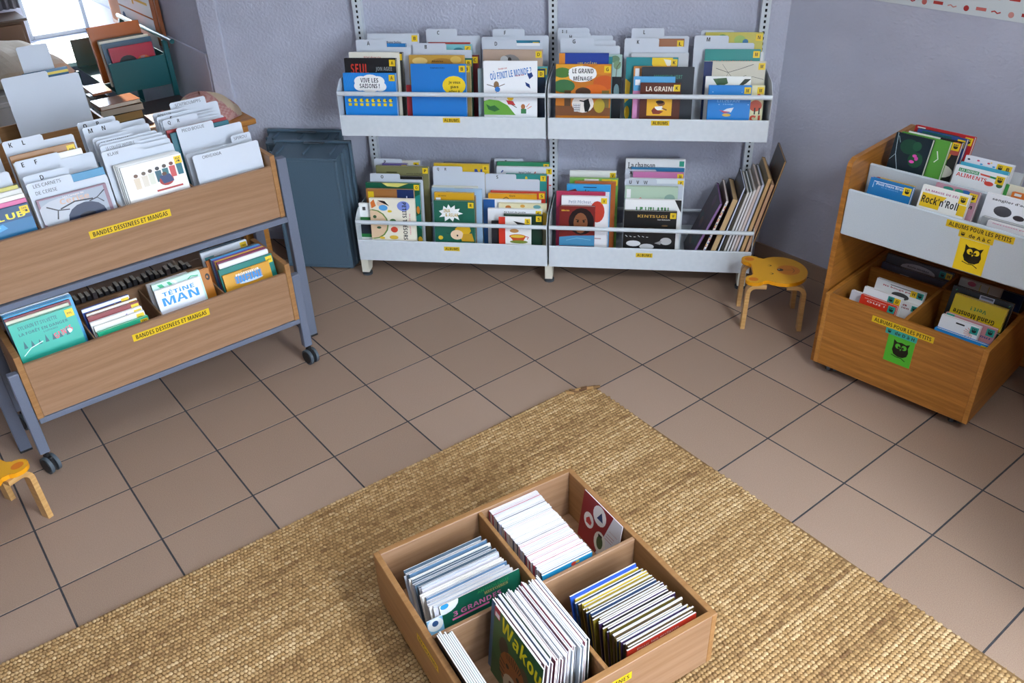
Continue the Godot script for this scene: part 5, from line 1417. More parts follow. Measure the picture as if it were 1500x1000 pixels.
	["b","S",-0.7809,0.1306,0.25,9,0.2811,0.4089,0.02,"7c7a52","olive picture book with faint dark title","albums in the lower wall tray","P",[["t","Antoine Guilloppé",0.58,0.08,0.3,0.025,"3a3a24",0,"s"],["r",0.2,0.07,0.2,0.015,"4a4a30"]],0,[0.0,0.57],0.4098,""],
	["b","S",-0.8276,0.1306,0.22,9,0.1331,0.4106,0.02,"6a5a9a","purple picture book in front of the P card","albums in the lower wall tray","P",[],0,[0.0,0.57],0.4115,""],
	["d","S",-0.8132,0.1278,0.19,9,0.2676,0.4279,0.0016,"f4f4f2","white index card lettered P on its tab","albums in the lower wall tray","P",[],0,[0.0,0.57],0.3972,""],
	["b","S",-0.7842,0.1306,0.182,9,0.1612,0.4121,0.02,"d8d4c8","cream picture book behind the P card","albums in the lower wall tray","R",[],0,[0.0,0.57],0.4132,""],
	["b","S",-0.4824,0.1306,0.395,9,0.2094,0.2931,0.02,"1e6450","green picture book with white star burst and yellow-hatted child","albums in the lower wall tray","R",[["p",[0.12,0.183,0.22,0.161,0.24,0.088,0.32,0.132,0.36,0.059,0.42,0.125,0.52,0.073,0.52,0.147,0.64,0.132,0.6,0.191,0.72,0.22,0.58,0.25,0.62,0.338,0.5,0.294,0.46,0.367,0.38,0.308,0.26,0.367,0.26,0.279,0.12,0.294,0.2,0.235],"f4f4f2"],["t","INA",0.24,0.147,0.16,0.059,"c09a30",0,"s"],["t","& ASLAK",0.28,0.22,0.32,0.059,"c09a30",0,"s"],["p",[0.5,0.499,0.62,0.426,0.86,0.44,0.9,0.528,0.8,0.631,0.66,0.69],"e8b820"],["e",0.55,0.602,0.16,0.088,"efcfae"],["e",0.56,0.616,0.02,0.018,"1a1a1a"],["p",[0.7,0.587,0.92,0.572,0.98,0.719,0.66,0.719],"c89a2a"],["l",[0.28,0.572,0.36,0.587],0.008,"26221c"],["e",0.14,0.661,0.06,0.037,"e8c030"]],0,[0.0,0.57],0.2936,""],
	["b","S",-0.4877,0.1306,0.362,9,0.2043,0.3217,0.02,"d8a41c","mustard yellow picture book behind the star burst book","albums in the lower wall tray","",[["r",0.04,0.08,0.12,0.1,"f0f0f0"],["t","Un conte",0.1,0.04,0.2,0.02,"5a3a10",0,"s"]],0,[0.0,0.57],0.3234,""],
	["b","S",-0.4819,0.1306,0.329,9,0.1977,0.2927,0.02,"8a6a48","brown picture book peeking out right of the mustard one","albums in the lower wall tray","",[],0,[0.0,0.57],0.2952,""],
	["b","S",-0.4872,0.1306,0.296,9,0.2634,0.3158,0.02,"a8c8e4","pale blue picture book, broad, behind the mustard one","albums in the lower wall tray","",[["l",[0.3,0.05,0.5,0.06,0.7,0.05],0.008,"3a4a5a"]],0,[0.0,0.57],0.3189,""],
	["b","S",-0.5035,0.1306,0.263,9,0.2421,0.3153,0.02,"dcdcd0","pale multicoloured picture book in front of the Q and R card","albums in the lower wall tray","",[["r",0.5,0.02,0.2,0.02,"d0c050"],["r",0.7,0.02,0.2,0.02,"d08a9a"]],0,[0.0,0.57],0.3167,""],
	["d","S",-0.4839,0.1278,0.234,9,0.2725,0.4108,0.0016,"f4f4f2","white index card lettered Q and R, on the wall tray","albums in the lower wall tray","Q      R",[],0,[0.0,0.57],0.384,""],
	["b","S",-0.4751,0.1306,0.213,9,0.2909,0.4143,0.02,"d4b024","yellow picture book with big blue letters behind Q and R card","albums in the lower wall tray","R",[["t","N",0.74,0.06,0.14,0.14,"2c4a9a",0,"s"],["t","o",0.58,0.12,0.1,0.08,"2c4a9a",0,"s"]],0,[0.0,0.57],0.4168,""],
	["b","S",-0.4554,0.1306,0.18,9,0.2408,0.4079,0.02,"2a3a5c","dark blue picture book at the very back behind the yellow one","albums in the lower wall tray","",[],0,[0.0,0.57],0.4099,""],
	["b","S",-0.1708,0.1298,0.4,9,0.1652,0.221,0.0148,"f2f2ee","white picture book with red spine and steaming soup bowl","albums in the lower wall tray","S",[["r",0,0.0,0.2,1,"d83a24"],["p",[0.45,0.091,0.7,0.129,0.95,0.168,0.9,0.207,0.6,0.181],"14181c"],["e",0.48,0.324,0.14,0.045,"c89050"],["e",0.58,0.453,0.26,0.052,"d06428"],["p",[0.34,0.453,0.84,0.453,0.76,0.556,0.44,0.556],"c8501e"],["e",0.58,0.453,0.22,0.036,"e0c03c"],["e",0.62,0.582,0.28,0.039,"7a8a34"],["l",[0.84,0.453,0.92,0.466,0.88,0.518],0.03,"c8606a"]],0,[0.0,0.57],0.2226,""],
	["b","S",-0.2193,0.1294,0.382,9,0.1496,0.1902,0.0123,"24242a","small black picture book left of the soup book","albums in the lower wall tray","",[],0,[0.0,0.57],0.1924,""],
	["b","S",-0.1335,0.1306,0.367,9,0.1971,0.2204,0.02,"16382a","dark green picture book behind the soup book","albums in the lower wall tray","S",[["t","s",0.7,0.24,0.06,0.05,"d0d8d4",0,"s"]],0,[0.0,0.57],0.2221,""],
	["b","S",-0.1786,0.1306,0.3425,9,0.2791,0.2372,0.02,"eceef0","white picture book with fine black title behind dark green one","albums in the lower wall tray","S",[["t","Au bout du jardin",0.3,0.05,0.4,0.04,"2a2a2a",0,"s"]],0,[0.0,0.57],0.2403,""],
	["b","S",-0.1415,0.1306,0.318,9,0.247,0.2564,0.02,"e0d8b0","cream picture book with yellow flowers","albums in the lower wall tray","",[["e",0.2,0.08,0.06,0.04,"c87a34"],["e",0.8,0.06,0.08,0.04,"6aa0a0"],["e",0.92,0.3,0.12,0.14,"e0b83c"],["e",0.5,0.05,0.05,0.03,"d8a040"]],0,[0.0,0.57],0.2601,""],
	["b","S",-0.1993,0.1306,0.2935,9,0.2979,0.2642,0.02,"eef0ee","white picture book with wide blue spine band","albums in the lower wall tray","",[["r",0,0,0.2,1,"225a9c"],["t","Le voyage de Petit",0.45,0.06,0.4,0.03,"9aa4a8",0,"s"]],0,[0.0,0.57],0.268,""],
	["b","S",-0.2011,0.1306,0.269,9,0.251,0.2858,0.02,"e0a01c","orange yellow picture book in front of the red one","albums in the lower wall tray","",[["t","Gus",0.44,0.02,0.12,0.03,"3a2a10",0,"s"],["l",[0.3,0.1,0.38,0.06,0.44,0.1],0.014,"2a2010"]],0,[0.0,0.57],0.2885,""],
	["b","S",-0.1753,0.1306,0.2445,9,0.2843,0.2892,0.02,"c83a2c","red picture book in front of the S card","albums in the lower wall tray","S",[],0,[0.0,0.57],0.2919,""],
	["d","S",-0.2063,0.1278,0.22,9,0.2833,0.3719,0.0016,"f4f4f2","white index card lettered S on its tab","albums in the lower wall tray","S",[],0,[0.0,0.57],0.3471,""],
	["b","S",-0.1352,0.1306,0.212,9,0.2115,0.3677,0.02,"2a8a84","teal picture book right behind the S card","albums in the lower wall tray","T",[["e",0.5,0.06,0.03,0.03,"e0c030"]],0,[0.0,0.57],0.3693,""],
	["b","S",-0.1299,0.1306,0.1875,9,0.2143,0.3479,0.02,"b02c30","crimson picture book edge behind the teal one","albums in the lower wall tray","",[],0,[0.0,0.57],0.3503,""],
	["b","S",-0.1509,0.1306,0.163,9,0.2932,0.3861,0.02,"dfe4ea","white picture book with scattered coloured crayons marks","albums in the lower wall tray","T",[["t","Hervé Tullet",0.4,0.06,0.22,0.03,"4a4a5a",0,"s"],["l",[0.08,0.08,0.12,0.05],0.02,"2a4a9a"],["l",[0.66,0.12,0.7,0.06],0.02,"d0402c"],["l",[0.8,0.12,0.84,0.08],0.02,"e0b030"],["l",[0.94,0.24,0.98,0.24],0.02,"d0402c"]],0,[0.0,0.57],0.3883,""],
	["b","S",-0.1603,0.1306,0.1385,9,0.2767,0.4016,0.02,"2c8a60","green picture book in front of the T card","albums in the lower wall tray","T",[["r",0.4,0.05,0.12,0.02,"14402c"]],0,[0.0,0.57],0.4039,""],
	["d","S",-0.1816,0.1278,0.114,9,0.2691,0.4125,0.0016,"f4f4f2","white index card lettered T on its tab","albums in the lower wall tray","T",[],0,[0.0,0.57],0.385,""],
	["b","S",0.1427,0.1306,0.395,9,0.1769,0.2829,0.02,"7c2420","small red square book with portrait of a curly-haired person","albums in the lower wall tray","",[["r",0,0.0,1,1,"7c2420"],["e",0.62,0.275,0.36,0.246,"1d130f"],["e",0.6,0.304,0.2,0.188,"8a5636"],["e",0.52,0.275,0.03,0.018,"16100c"],["e",0.69,0.275,0.03,0.018,"16100c"],["l",[0.46,0.239,0.56,0.253],0.02,"1a100c"],["l",[0.65,0.253,0.75,0.239],0.02,"1a100c"],["e",0.6,0.449,0.09,0.036,"a06848"],["p",[0,0.565,0.4,0.536,1,0.521,1,0.724,0,0.724],"4a8eb4"],["t","Billie Wie",0.06,0.065,0.22,0.029,"e8c040",0,"s"],["l",[0.2,0.623,0.5,0.579,0.9,0.608],0.012,"8ac4dc"]],0,[0.0,0.57],0.2852,""],
	["b","S",0.176,0.1306,0.365,9,0.23,0.3211,0.02,"f0eef0","white picture book with a big red circle and wave marks","albums in the lower wall tray","V",[["t","Petit Pêcheur,",0.16,0.06,0.5,0.06,"9aa0b4",0,"s"],["t","grand appétit",0.16,0.17,0.4,0.05,"b4a8b4",0,"s"],["e",0.78,0.24,0.16,0.17,"c84030"],["l",[0.76,0.84,0.82,0.88,0.86,0.83,0.94,0.88],0.016,"1a1c30"],["l",[0.76,0.94,0.82,0.98,0.86,0.93,0.94,0.98],0.016,"1a1c30"],["r",0.74,0.5,0.14,0.03,"d89890"],["r",0.74,0.66,0.14,0.02,"c8a8a8"]],0,[0.0,0.57],0.3235,""],
	["b","S",0.155,0.1301,0.335,9,0.2452,0.3321,0.0164,"b83258","magenta picture book at the left edge of its pile","albums in the lower wall tray","",[],0,[0.0,0.57],0.3346,""],
	["b","S",0.1868,0.1301,0.315,9,0.2201,0.3228,0.0164,"e8eaf0","plain white picture book between magenta and blue ones","albums in the lower wall tray","",[["r",0.6,0.04,0.3,0.02,"a8a8c8"]],0,[0.0,0.57],0.325,""],
	["b","S",0.1917,0.1306,0.295,9,0.2203,0.3529,0.02,"3aa0d8","light blue picture book with dark scalloped corner","albums in the lower wall tray","",[["p",[0,0.1,0.2,0.06,0.28,0.14,0.2,0.2,0,0.2],"7a2c34"],["t","La",0.42,0.07,0.1,0.08,"1a1a2a",0,"s"],["r",0.38,0.03,0.3,0.015,"1a3a6a"]],0,[0.0,0.57],0.3539,""],
	["b","S",0.2223,0.1306,0.265,9,0.2062,0.357,0.02,"b8622c","orange brown picture book behind the light blue one","albums in the lower wall tray","",[],0,[0.0,0.57],0.3579,""],
	["b","S",0.2144,0.1306,0.235,9,0.2455,0.363,0.02,"7ab04c","green picture book with yellow and white stripes","albums in the lower wall tray","V",[["r",0.3,0.01,0.3,0.06,"e8e4d8"],["r",0.66,0.01,0.2,0.06,"e0c030"]],0,[0.0,0.57],0.3617,""],
	["b","S",0.2518,0.1306,0.205,9,0.1581,0.2712,0.02,"3a3c2c","dark mottled picture book at the right edge of its pile","albums in the lower wall tray","",[],0,[0.0,0.57],0.2732,""],
	["b","S",0.2058,0.1306,0.175,9,0.238,0.3766,0.02,"f0f0ea","white picture book with black animal ears at the wall","albums in the lower wall tray","V",[["e",0.6,0.14,0.05,0.05,"141414"],["l",[0.3,0.16,0.34,0.1,0.4,0.16],0.02,"141414"]],0,[0.0,0.57],0.3761,""],
	["b","S",0.5036,0.1306,0.395,9,0.2571,0.2672,0.02,"101012","black picture book with gold title and white sea shells","albums in the lower wall tray","W",[["t","KINTSUGI",0.26,0.071,0.56,0.05,"c8a04c",0,"s"],["t","Issa Watanabe",0.64,0.142,0.24,0.025,"d8d8d8",0,"s"],["e",0.78,0.269,0.06,0.014,"7a5a3a"],["e",0.82,0.566,0.11,0.071,"b8b8b8"],["p",[0.6,0.609,0.74,0.552,0.72,0.637],"9a9a9a"],["e",0.2,0.623,0.14,0.057,"d8d8d8"],["e",0.46,0.68,0.14,0.057,"c8c8c8"],["e",0.52,0.34,0.1,0.021,"888888"],["l",[0.04,0.467,0.08,0.496],0.012,"cfcfcf"],["l",[0.12,0.481,0.16,0.496],0.012,"cfcfcf"],["l",[0.2,0.496,0.24,0.496],0.012,"cfcfcf"],["l",[0.28,0.467,0.32,0.496],0.012,"cfcfcf"],["l",[0.36,0.481,0.4,0.496],0.012,"cfcfcf"],["l",[0.44,0.496,0.48,0.496],0.012,"cfcfcf"]],0,[0.0,0.57],0.2683,""],
	["b","S",0.5147,0.1306,0.359,9,0.2751,0.3103,0.02,"f2f2f0","white picture book with hand-drawn green title","albums in the lower wall tray","",[["t","LE VILAIN",0.2,0.12,0.58,0.24,"4a8a50",0,"s"],["t","CANARD",0.3,0.42,0.46,0.2,"4a8a50",0,"s"],["p",[0.88,0,1,0,1,0.2],"181818"]],0,[0.0,0.57],0.3104,"a8c0d8"],
	["b","S",0.5038,0.1306,0.323,9,0.2593,0.3612,0.02,"b4ccb4","pale green picture book with coral flowers and white label","albums in the lower wall tray","",[["r",0.03,0.04,0.08,0.12,"f0f0f0"],["l",[0.2,0.2,0.3,0.16,0.4,0.22,0.5,0.18,0.6,0.2],0.02,"d8604c"],["e",0.85,0.16,0.1,0.06,"8aa89a"]],0,[0.0,0.57],0.3627,""],
	["d","S",0.5139,0.1278,0.287,9,0.2873,0.387,0.0016,"f4f4f2","white index card lettered U, V and W on its tab","albums in the lower wall tray","U    V    W",[],0,[0,0.55],0.3667,""],
	["b","S",0.5279,0.1306,0.279,9,0.2722,0.3838,0.02,"dfe6ea","pale picture book with a Z sticker behind the U V W card","albums in the lower wall tray","Z",[],0,[0.0,0.57],0.3859,""],
	["b","S",0.5354,0.1306,0.243,9,0.2514,0.4031,0.02,"c878a8","pink picture book behind the X Y Z card","albums in the lower wall tray","M",[],0,[0.0,0.57],0.4018,""],
	["d","S",0.5068,0.1278,0.207,9,0.2746,0.4048,0.0016,"f4f4f2","white index card lettered X, Y and Z on its tab","albums in the lower wall tray","X    Y    Z",[],0,[0,0.57],0.3705,""],
	["b","S",0.532,0.1301,0.199,9,0.266,0.409,0.0164,"2c7cac","blue picture book between X Y Z card and the tall white one","albums in the lower wall tray","",[],0,[0.0,0.57],0.4098,""],
	["b","S",0.519,0.1306,0.179,9,0.298,0.446,0.02,"eef0f0","tall white picture book with small serif title at the wall","albums in the lower wall tray","",[["t","La chanson",0.04,0.04,0.46,0.07,"2c2c2c",0,"f"],["r",0.9,0.02,0.08,0.06,"2a9a80"]],0,[0.0,0.57],0.4458,""],
	["d","C",-1.6633,0.6427,-0.115,8,0.2827,0.3214,0.0016,"f4f4f2","white card with a comic series name at the right end of the bin","cards and comics in the tall browser bin","OKHEANIA",[],0,[0,1],0.2988,""],
	["b","C",-1.6428,0.6442,-0.123,8,0.2417,0.2948,0.012,"e4e0d8","white-backed comic behind the front right card","cards and comics in the tall browser bin","",[],0,[0.0,0.57],0.2848,""],
	["b","C",-1.6431,0.6442,-0.151,8,0.2422,0.2894,0.012,"c8b890","cream-backed comic in the right compartment","cards and comics in the tall browser bin","",[],0,[0.0,0.57],0.2794,""],
	["d","C",-1.6656,0.6427,-0.179,8,0.2872,0.3129,0.0016,"f4f4f2","white card with a half hidden series name on its right tab","cards and comics in the tall browser bin","SPIROU",[],0,[0.7,1],0.3092,""],
	["b","C",-1.6475,0.6442,-0.187,8,0.2509,0.279,0.012,"a85a3c","rust-coloured comic in the right compartment","cards and comics in the tall browser bin","",[],0,[0.0,0.57],0.2672,""],
	["d","C",-1.6629,0.6427,-0.24,8,0.2726,0.4021,0.0016,"f4f4f2","white card with a short series name, leaning in the right compartment","cards and comics in the tall browser bin","PICO BOGUE",[],0,[0.0,0.57],0.3699,""],
	["b","C",-1.6958,0.6442,-0.26,8,0.2503,0.38,0.012,"2c6a78","teal comic edge in the right compartment","cards and comics in the tall browser bin","",[],0,[0.0,0.57],0.3773,""],
	["b","C",-1.6961,0.6442,-0.288,8,0.2579,0.3851,0.012,"a83a3c","red comic edge in the right compartment","cards and comics in the tall browser bin","",[],0,[0.0,0.57],0.3798,""],
	["d","C",-1.6884,0.6427,-0.335,8,0.2574,0.4175,0.0016,"f4f4f2","white card lettered Q and R in the bin","cards and comics in the tall browser bin","Q      R",[],0,[0.0,0.57],0.3836,""],
	["d","C",-1.6938,0.6427,-0.35,8,0.2561,0.4118,0.0016,"f4f4f2","plain white card right behind the Q and R card","cards and comics in the tall browser bin","",[],0,[0.0,0.57],0.3886,""],
	["d","C",-1.6932,0.6427,-0.375,8,0.2635,0.4225,0.0016,"f4f4f2","white card lettered S in the bin","cards and comics in the tall browser bin","S",[],0,[0.0,0.57],0.3939,""],
	["d","C",-1.6939,0.6427,-0.395,8,0.2623,0.4164,0.0016,"f4f4f2","plain white card behind the S card in the bin","cards and comics in the tall browser bin","",[],0,[0.0,0.57],0.3836,""],
	["d","C",-1.6961,0.6427,-0.42,8,0.2577,0.4262,0.0016,"f4f4f2","white card with a small name at the back of the bin","cards and comics in the tall browser bin","POLLUX",[],0,[0.0,0.57],0.3925,""],
	["d","C",-1.6313,0.6427,-0.455,8,0.206,0.4432,0.0016,"f4f4f2","tall white card with a long name on its tab at the back right","cards and comics in the tall browser bin","SCHTROUMPFS",[],0,[0,0.76],0.4122,""],
	["b","C",-1.965,0.644,-0.112,8,0.2382,0.345,0.0107,"f2f0ee","white comic with a group of standing people around a red armchair","cards and comics in the tall browser bin","KLA\n4",[["e",0.2,0.126,0.035,0.021,"6a4a34"],["p",[0.15,0.151,0.25,0.151,0.245,0.277,0.155,0.277],"d8c8b0"],["e",0.33,0.118,0.035,0.021,"5a4a3a"],["p",[0.28,0.143,0.38,0.143,0.375,0.269,0.285,0.269],"d8d0c0"],["e",0.44,0.109,0.035,0.021,"4a3a2e"],["p",[0.39,0.134,0.49,0.134,0.485,0.261,0.395,0.261],"d8d8c8"],["e",0.56,0.101,0.035,0.021,"1c1c20"],["p",[0.51,0.126,0.61,0.126,0.605,0.252,0.515,0.252],"2a5a6a"],["e",0.68,0.092,0.035,0.021,"3a2a20"],["p",[0.63,0.118,0.73,0.118,0.725,0.244,0.635,0.244],"2c6a70"],["e",0.8,0.084,0.035,0.021,"6a3a30"],["p",[0.75,0.109,0.85,0.109,0.845,0.235,0.755,0.235],"c85050"],["e",0.92,0.076,0.035,0.021,"1c1c20"],["p",[0.87,0.101,0.97,0.101,0.965,0.227,0.875,0.227],"2a6a78"],["e",0.66,0.252,0.12,0.059,"a02c28"],["p",[0.56,0.189,0.74,0.189,0.78,0.277,0.6,0.286],"283c6a"],["e",0.65,0.177,0.04,0.021,"5a3a2a"],["r",0.46,0.336,0.44,0.021,"b04038"]],0,[0.0,0.57],0.3469,"1a1a1a"],
	["b","C",-1.9681,0.644,-0.125,8,0.2416,0.3472,0.0107,"ececea","second copy of white comic right behind the red armchair one","cards and comics in the tall browser bin","",[],0,[0.0,0.57],0.348,"1a1a1a"],
	["b","C",-1.9716,0.644,-0.138,8,0.2414,0.3471,0.0107,"e4e4e2","third white comic in the run behind the red armchair one","cards and comics in the tall browser bin","",[],0,[0.0,0.57],0.3472,"1a1a1a"],
	["b","C",-1.9758,0.644,-0.151,8,0.2426,0.3471,0.0107,"dcdcda","last white comic of the run, against its name card","cards and comics in the tall browser bin","",[],0,[0.0,0.57],0.3464,"1a1a1a"],
	["d","C",-1.9815,0.6427,-0.178,8,0.273,0.3992,0.0016,"f4f4f2","white card with a four letter series name behind the white comics","cards and comics in the tall browser bin","KLAW",[],0,[0.0,0.57],0.3725,""],
	["b","C",-1.9915,0.644,-0.184,8,0.233,0.31,0.0107,"b8a8b0","pinkish comic behind the four letter name card","cards and comics in the tall browser bin","",[],0,[0.0,0.57],0.3811,""],
	["d","C",-1.9775,0.6427,-0.203,8,0.265,0.4144,0.0016,"f4f4f2","second white name card in the middle compartment","cards and comics in the tall browser bin","LE COLLEGE INVISIBLE",[],0,[0.0,0.57],0.3868,""],
	["b","C",-1.9923,0.644,-0.209,8,0.2351,0.31,0.0107,"7a4a6a","plum comic behind the second name card","cards and comics in the tall browser bin","",[],0,[0.0,0.57],0.3789,""],
	["d","C",-1.9752,0.6427,-0.228,8,0.2599,0.4176,0.0016,"f4f4f2","third white name card in the middle compartment","cards and comics in the tall browser bin","",[],0,[0.0,0.57],0.3933,""],
	["d","C",-1.9804,0.6427,-0.252,8,0.2552,0.4219,0.0016,"f4f4f2","fourth white name card in the middle compartment","cards and comics in the tall browser bin","LA RIBAMBELLE",[],0,[0.0,0.57],0.4001,""],
	["d","C",-1.9892,0.6427,-0.277,8,0.246,0.4264,0.0016,"f4f4f2","fifth white name card in the middle compartment","cards and comics in the tall browser bin","",[],0,[0.0,0.57],0.4089,""],
	["b","C",-1.9987,0.644,-0.285,8,0.2315,0.33,0.0107,"5a8aa8","blue comic with a yellow sticker behind the fifth name card","cards and comics in the tall browser bin","LAP",[],0,[0.0,0.57],0.4122,""],
	["d","C",-1.9907,0.6427,-0.365,8,0.2545,0.4477,0.0016,"f4f4f2","white card lettered M and N in the bin","cards and comics in the tall browser bin","M      N",[],0,[0.0,0.57],0.412,""],
	["b","C",-1.9979,0.644,-0.372,8,0.2401,0.33,0.0107,"2c8098","turquoise comic behind the M and N card","cards and comics in the tall browser bin","",[],0,[0.0,0.57],0.4063,""],
	["d","C",-1.9877,0.6427,-0.43,8,0.2606,0.4512,0.0016,"f4f4f2","white card lettered O and P in the bin","cards and comics in the tall browser bin","O      P",[],0,[0.0,0.57],0.416,""],
	["b","C",-2.2744,0.6443,-0.112,8,0.2484,0.3057,0.013,"8a6a78","silver comic with dark twisted branches and blue hair","cards and comics in the tall browser bin","",[["r",0.03,0.014,0.92,0.318,"9aa2b0"],["e",0.3,0.207,0.36,0.173,"b4b8c0"],["e",0.62,0.328,0.28,0.173,"1f2c4a"],["t","Cerise",0.3,0.048,0.42,0.069,"c8a48c",0,"s"],["t","Les Carnets de",0.36,0.024,0.3,0.021,"e0d0c8",0,"s"],["l",[0.1,0.104,0.24,0.173,0.2,0.277],0.02,"201820"],["l",[0.24,0.173,0.4,0.194],0.016,"201820"],["l",[0.95,0.069,0.82,0.138,0.9,0.207],0.016,"201820"],["l",[0.82,0.138,0.7,0.159],0.016,"201820"],["l",[0.28,0.166,0.5,0.118,0.76,0.138],0.02,"201820"],["e",0.62,0.311,0.12,0.035,"0e1426"]],0,[0.0,0.57],0.3044,""],
	["d","C",-2.271,0.6427,-0.135,8,0.278,0.365,0.0016,"f4f4f2","white card with a two line series name behind the branches comic","cards and comics in the tall browser bin","LES CARNETS\nDE CERISE",[],0,[0.0,0.57],0.3316,""],
	["b","C",-2.2689,0.6443,-0.142,8,0.2703,0.3558,0.013,"3c88b0","blue comic behind the two line name card","cards and comics in the tall browser bin","",[],0,[0.0,0.57],0.35,""],
	["d","C",-2.2693,0.6427,-0.168,8,0.2746,0.3828,0.0016,"f4f4f2","white card lettered D in the bin","cards and comics in the tall browser bin","D",[],0,[0.0,0.57],0.3492,""],
	["b","C",-2.271,0.6443,-0.178,8,0.278,0.3,0.013,"d8d4cc","cream comic behind the D card in the bin","cards and comics in the tall browser bin","",[],0,[0.0,0.57],0.3776,""],
	["b","C",-2.271,0.6443,-0.194,8,0.2779,0.31,0.013,"b8b4b0","grey comic behind the D card in the bin","cards and comics in the tall browser bin","",[],0,[0.0,0.57],0.3818,""],
	["d","C",-2.2696,0.6427,-0.235,8,0.2753,0.4207,0.0016,"f4f4f2","white card lettered E and F in the bin","cards and comics in the tall browser bin","E      F",[],0,[0.0,0.57],0.3932,""],
	["b","C",-2.2874,0.6443,-0.245,8,0.2431,0.4108,0.013,"eceae4","white comic behind the E and F card","cards and comics in the tall browser bin","",[],0,[0.0,0.57],0.4028,""],
	["b","C",-2.2942,0.6443,-0.27,8,0.2316,0.4306,0.013,"9a6a34","brown comic behind the E and F card","cards and comics in the tall browser bin","AAA",[],0,[0.0,0.57],0.4331,""],
	["d","C",-2.286,0.6427,-0.33,8,0.248,0.4708,0.0016,"f4f4f2","white card lettered K and L in the bin","cards and comics in the tall browser bin","K      L",[],0,[0.0,0.57],0.4464,""],
	["b","C",-2.5288,0.6443,-0.112,8,0.2043,0.3088,0.013,"1f4a70","blue comic with yellow lettering and a light blue car","cards and comics in the tall browser bin","SPA\n1",[["t","CLUB",0.28,0.07,0.62,0.07,"ecd838",0,"s"],["r",0,0.162,1,0.19,"2a6f9c"],["p",[0.2,0.211,0.5,0.176,0.56,0.232,0.24,0.282],"4aa0d8"],["p",[0.24,0.225,0.44,0.197,0.46,0.211,0.28,0.247],"7ac0e8"]],0,[0.0,0.57],0.3073,""],
	["b","C",-2.526,0.6443,-0.128,8,0.2022,0.3208,0.013,"d86a9a","pink-backed comic behind the blue car comic","cards and comics in the tall browser bin","",[],0,[0.0,0.57],0.3112,""],
	["b","C",-2.5244,0.6443,-0.144,8,0.2009,0.3336,0.013,"e8e6e0","white-backed comic behind the pink one","cards and comics in the tall browser bin","",[],0,[0.0,0.57],0.32,""],
	["b","C",-2.5259,0.6443,-0.16,8,0.2037,0.3475,0.013,"d4d2cc","pale grey comic in the left compartment","cards and comics in the tall browser bin","",[],0,[0.0,0.57],0.3377,""],
	["b","C",-2.5251,0.6443,-0.176,8,0.1922,0.3568,0.013,"c8c060","yellow-backed comic in the left compartment","cards and comics in the tall browser bin","",[],0,[0.0,0.57],0.347,""],
	["d","C",-2.529,0.6427,-0.22,8,0.1863,0.4415,0.0016,"f4f4f2","white card at the left edge of the bin behind the blue car comic","cards and comics in the tall browser bin","",[],0,[0.0,0.57],0.3996,""],
	["d","C",-2.5196,0.6427,-0.4,8,0.1913,0.4926,0.0016,"f4f4f2","blank white card at the very back left of the bin","cards and comics in the tall browser bin","",[],0,[0.0,0.57],0.4581,""],
	["b","C",-2.5388,0.2666,0.1,12,0.2224,0.3367,0.0197,"2fae98","turquoise green comic with forest silhouettes and pink lettering","comics in the low rolling bin","SYL",[["t","SYLVAIN ET SYLVETTE",0.12,0.041,0.6,0.041,"1f6a70",0,"s"],["t","LA FORÊT EN DANGER",0.1,0.106,0.76,0.041,"1f6a70",0,"s"],["t","LUPANO",0.46,0.162,0.22,0.02,"2a7a7c",0,"s"],["t","GANGS",0.58,0.211,0.3,0.065,"e04a6a",12,"s"],["e",0.82,0.252,0.05,0.024,"f0f0f0"],["p",[0.1,0.292,0.16,0.292,0.13,0.203],"2a6a70"],["p",[0.21,0.292,0.27,0.292,0.24,0.219],"2a6a70"],["p",[0.32,0.292,0.38,0.292,0.35,0.235],"2a6a70"],["p",[0.43,0.292,0.49,0.292,0.46,0.203],"2a6a70"],["p",[0.54,0.292,0.6,0.292,0.57,0.219],"2a6a70"],["p",[0.65,0.292,0.71,0.292,0.68,0.235],"2a6a70"],["p",[0.76,0.292,0.82,0.292,0.79,0.203],"2a6a70"],["l",[0.06,0.365,0.2,0.3,0.4,0.268],0.012,"c8f0e8"]],0,[0.0,0.57],0.3383,""],
	["b","C",-2.5414,0.2652,0.076,12,0.2169,0.3424,0.0131,"d8d4c0","cream-backed comic behind the turquoise green one","comics in the low rolling bin","",[],0,[0.0,0.57],0.3435,""],
	["b","C",-2.5368,0.2652,0.06,12,0.2261,0.3457,0.0131,"7a2c3a","maroon-backed comic behind the turquoise green one","comics in the low rolling bin","",[],0,[0.0,0.57],0.3439,""],
	["b","C",-2.5307,0.2666,0.044,12,0.2385,0.3469,0.0197,"3a9ac8","sky blue comic in the left end of the low bin","comics in the low rolling bin","",[],0,[0.0,0.57],0.3432,""],
	["b","C",-2.5298,0.2666,0.02,12,0.2404,0.3432,0.0197,"2a8ac0","second sky blue comic in the left end of the low bin","comics in the low rolling bin","",[],0,[0.0,0.57],0.3404,""],
	["b","C",-2.5298,0.2666,-0.004,12,0.2402,0.3412,0.0197,"dde4ec","white comic at the back of the left end of the low bin","comics in the low rolling bin","",[],0,[0.0,0.57],0.34,""],
	["b","C",-2.2846,0.2662,0.102,12,0.1925,0.2085,0.018,"2fbf90","mint comic with a big yellow sticker","comics in the low rolling bin","GRO\n2",[["t","TOM ET LOLA",0.3,0.014,0.3,0.006,"1a5a48",0,"s"]],0,[0.0,0.57],0.2077,""],
	["b","C",-2.2868,0.2662,0.08,12,0.1909,0.2235,0.018,"e6e6e2","white comic behind the mint one","comics in the low rolling bin","PIL",[["p",[0.84,0.1,0.98,0.06,0.98,0.2],"3a8a80"]],0,[0.0,0.57],0.2203,""],
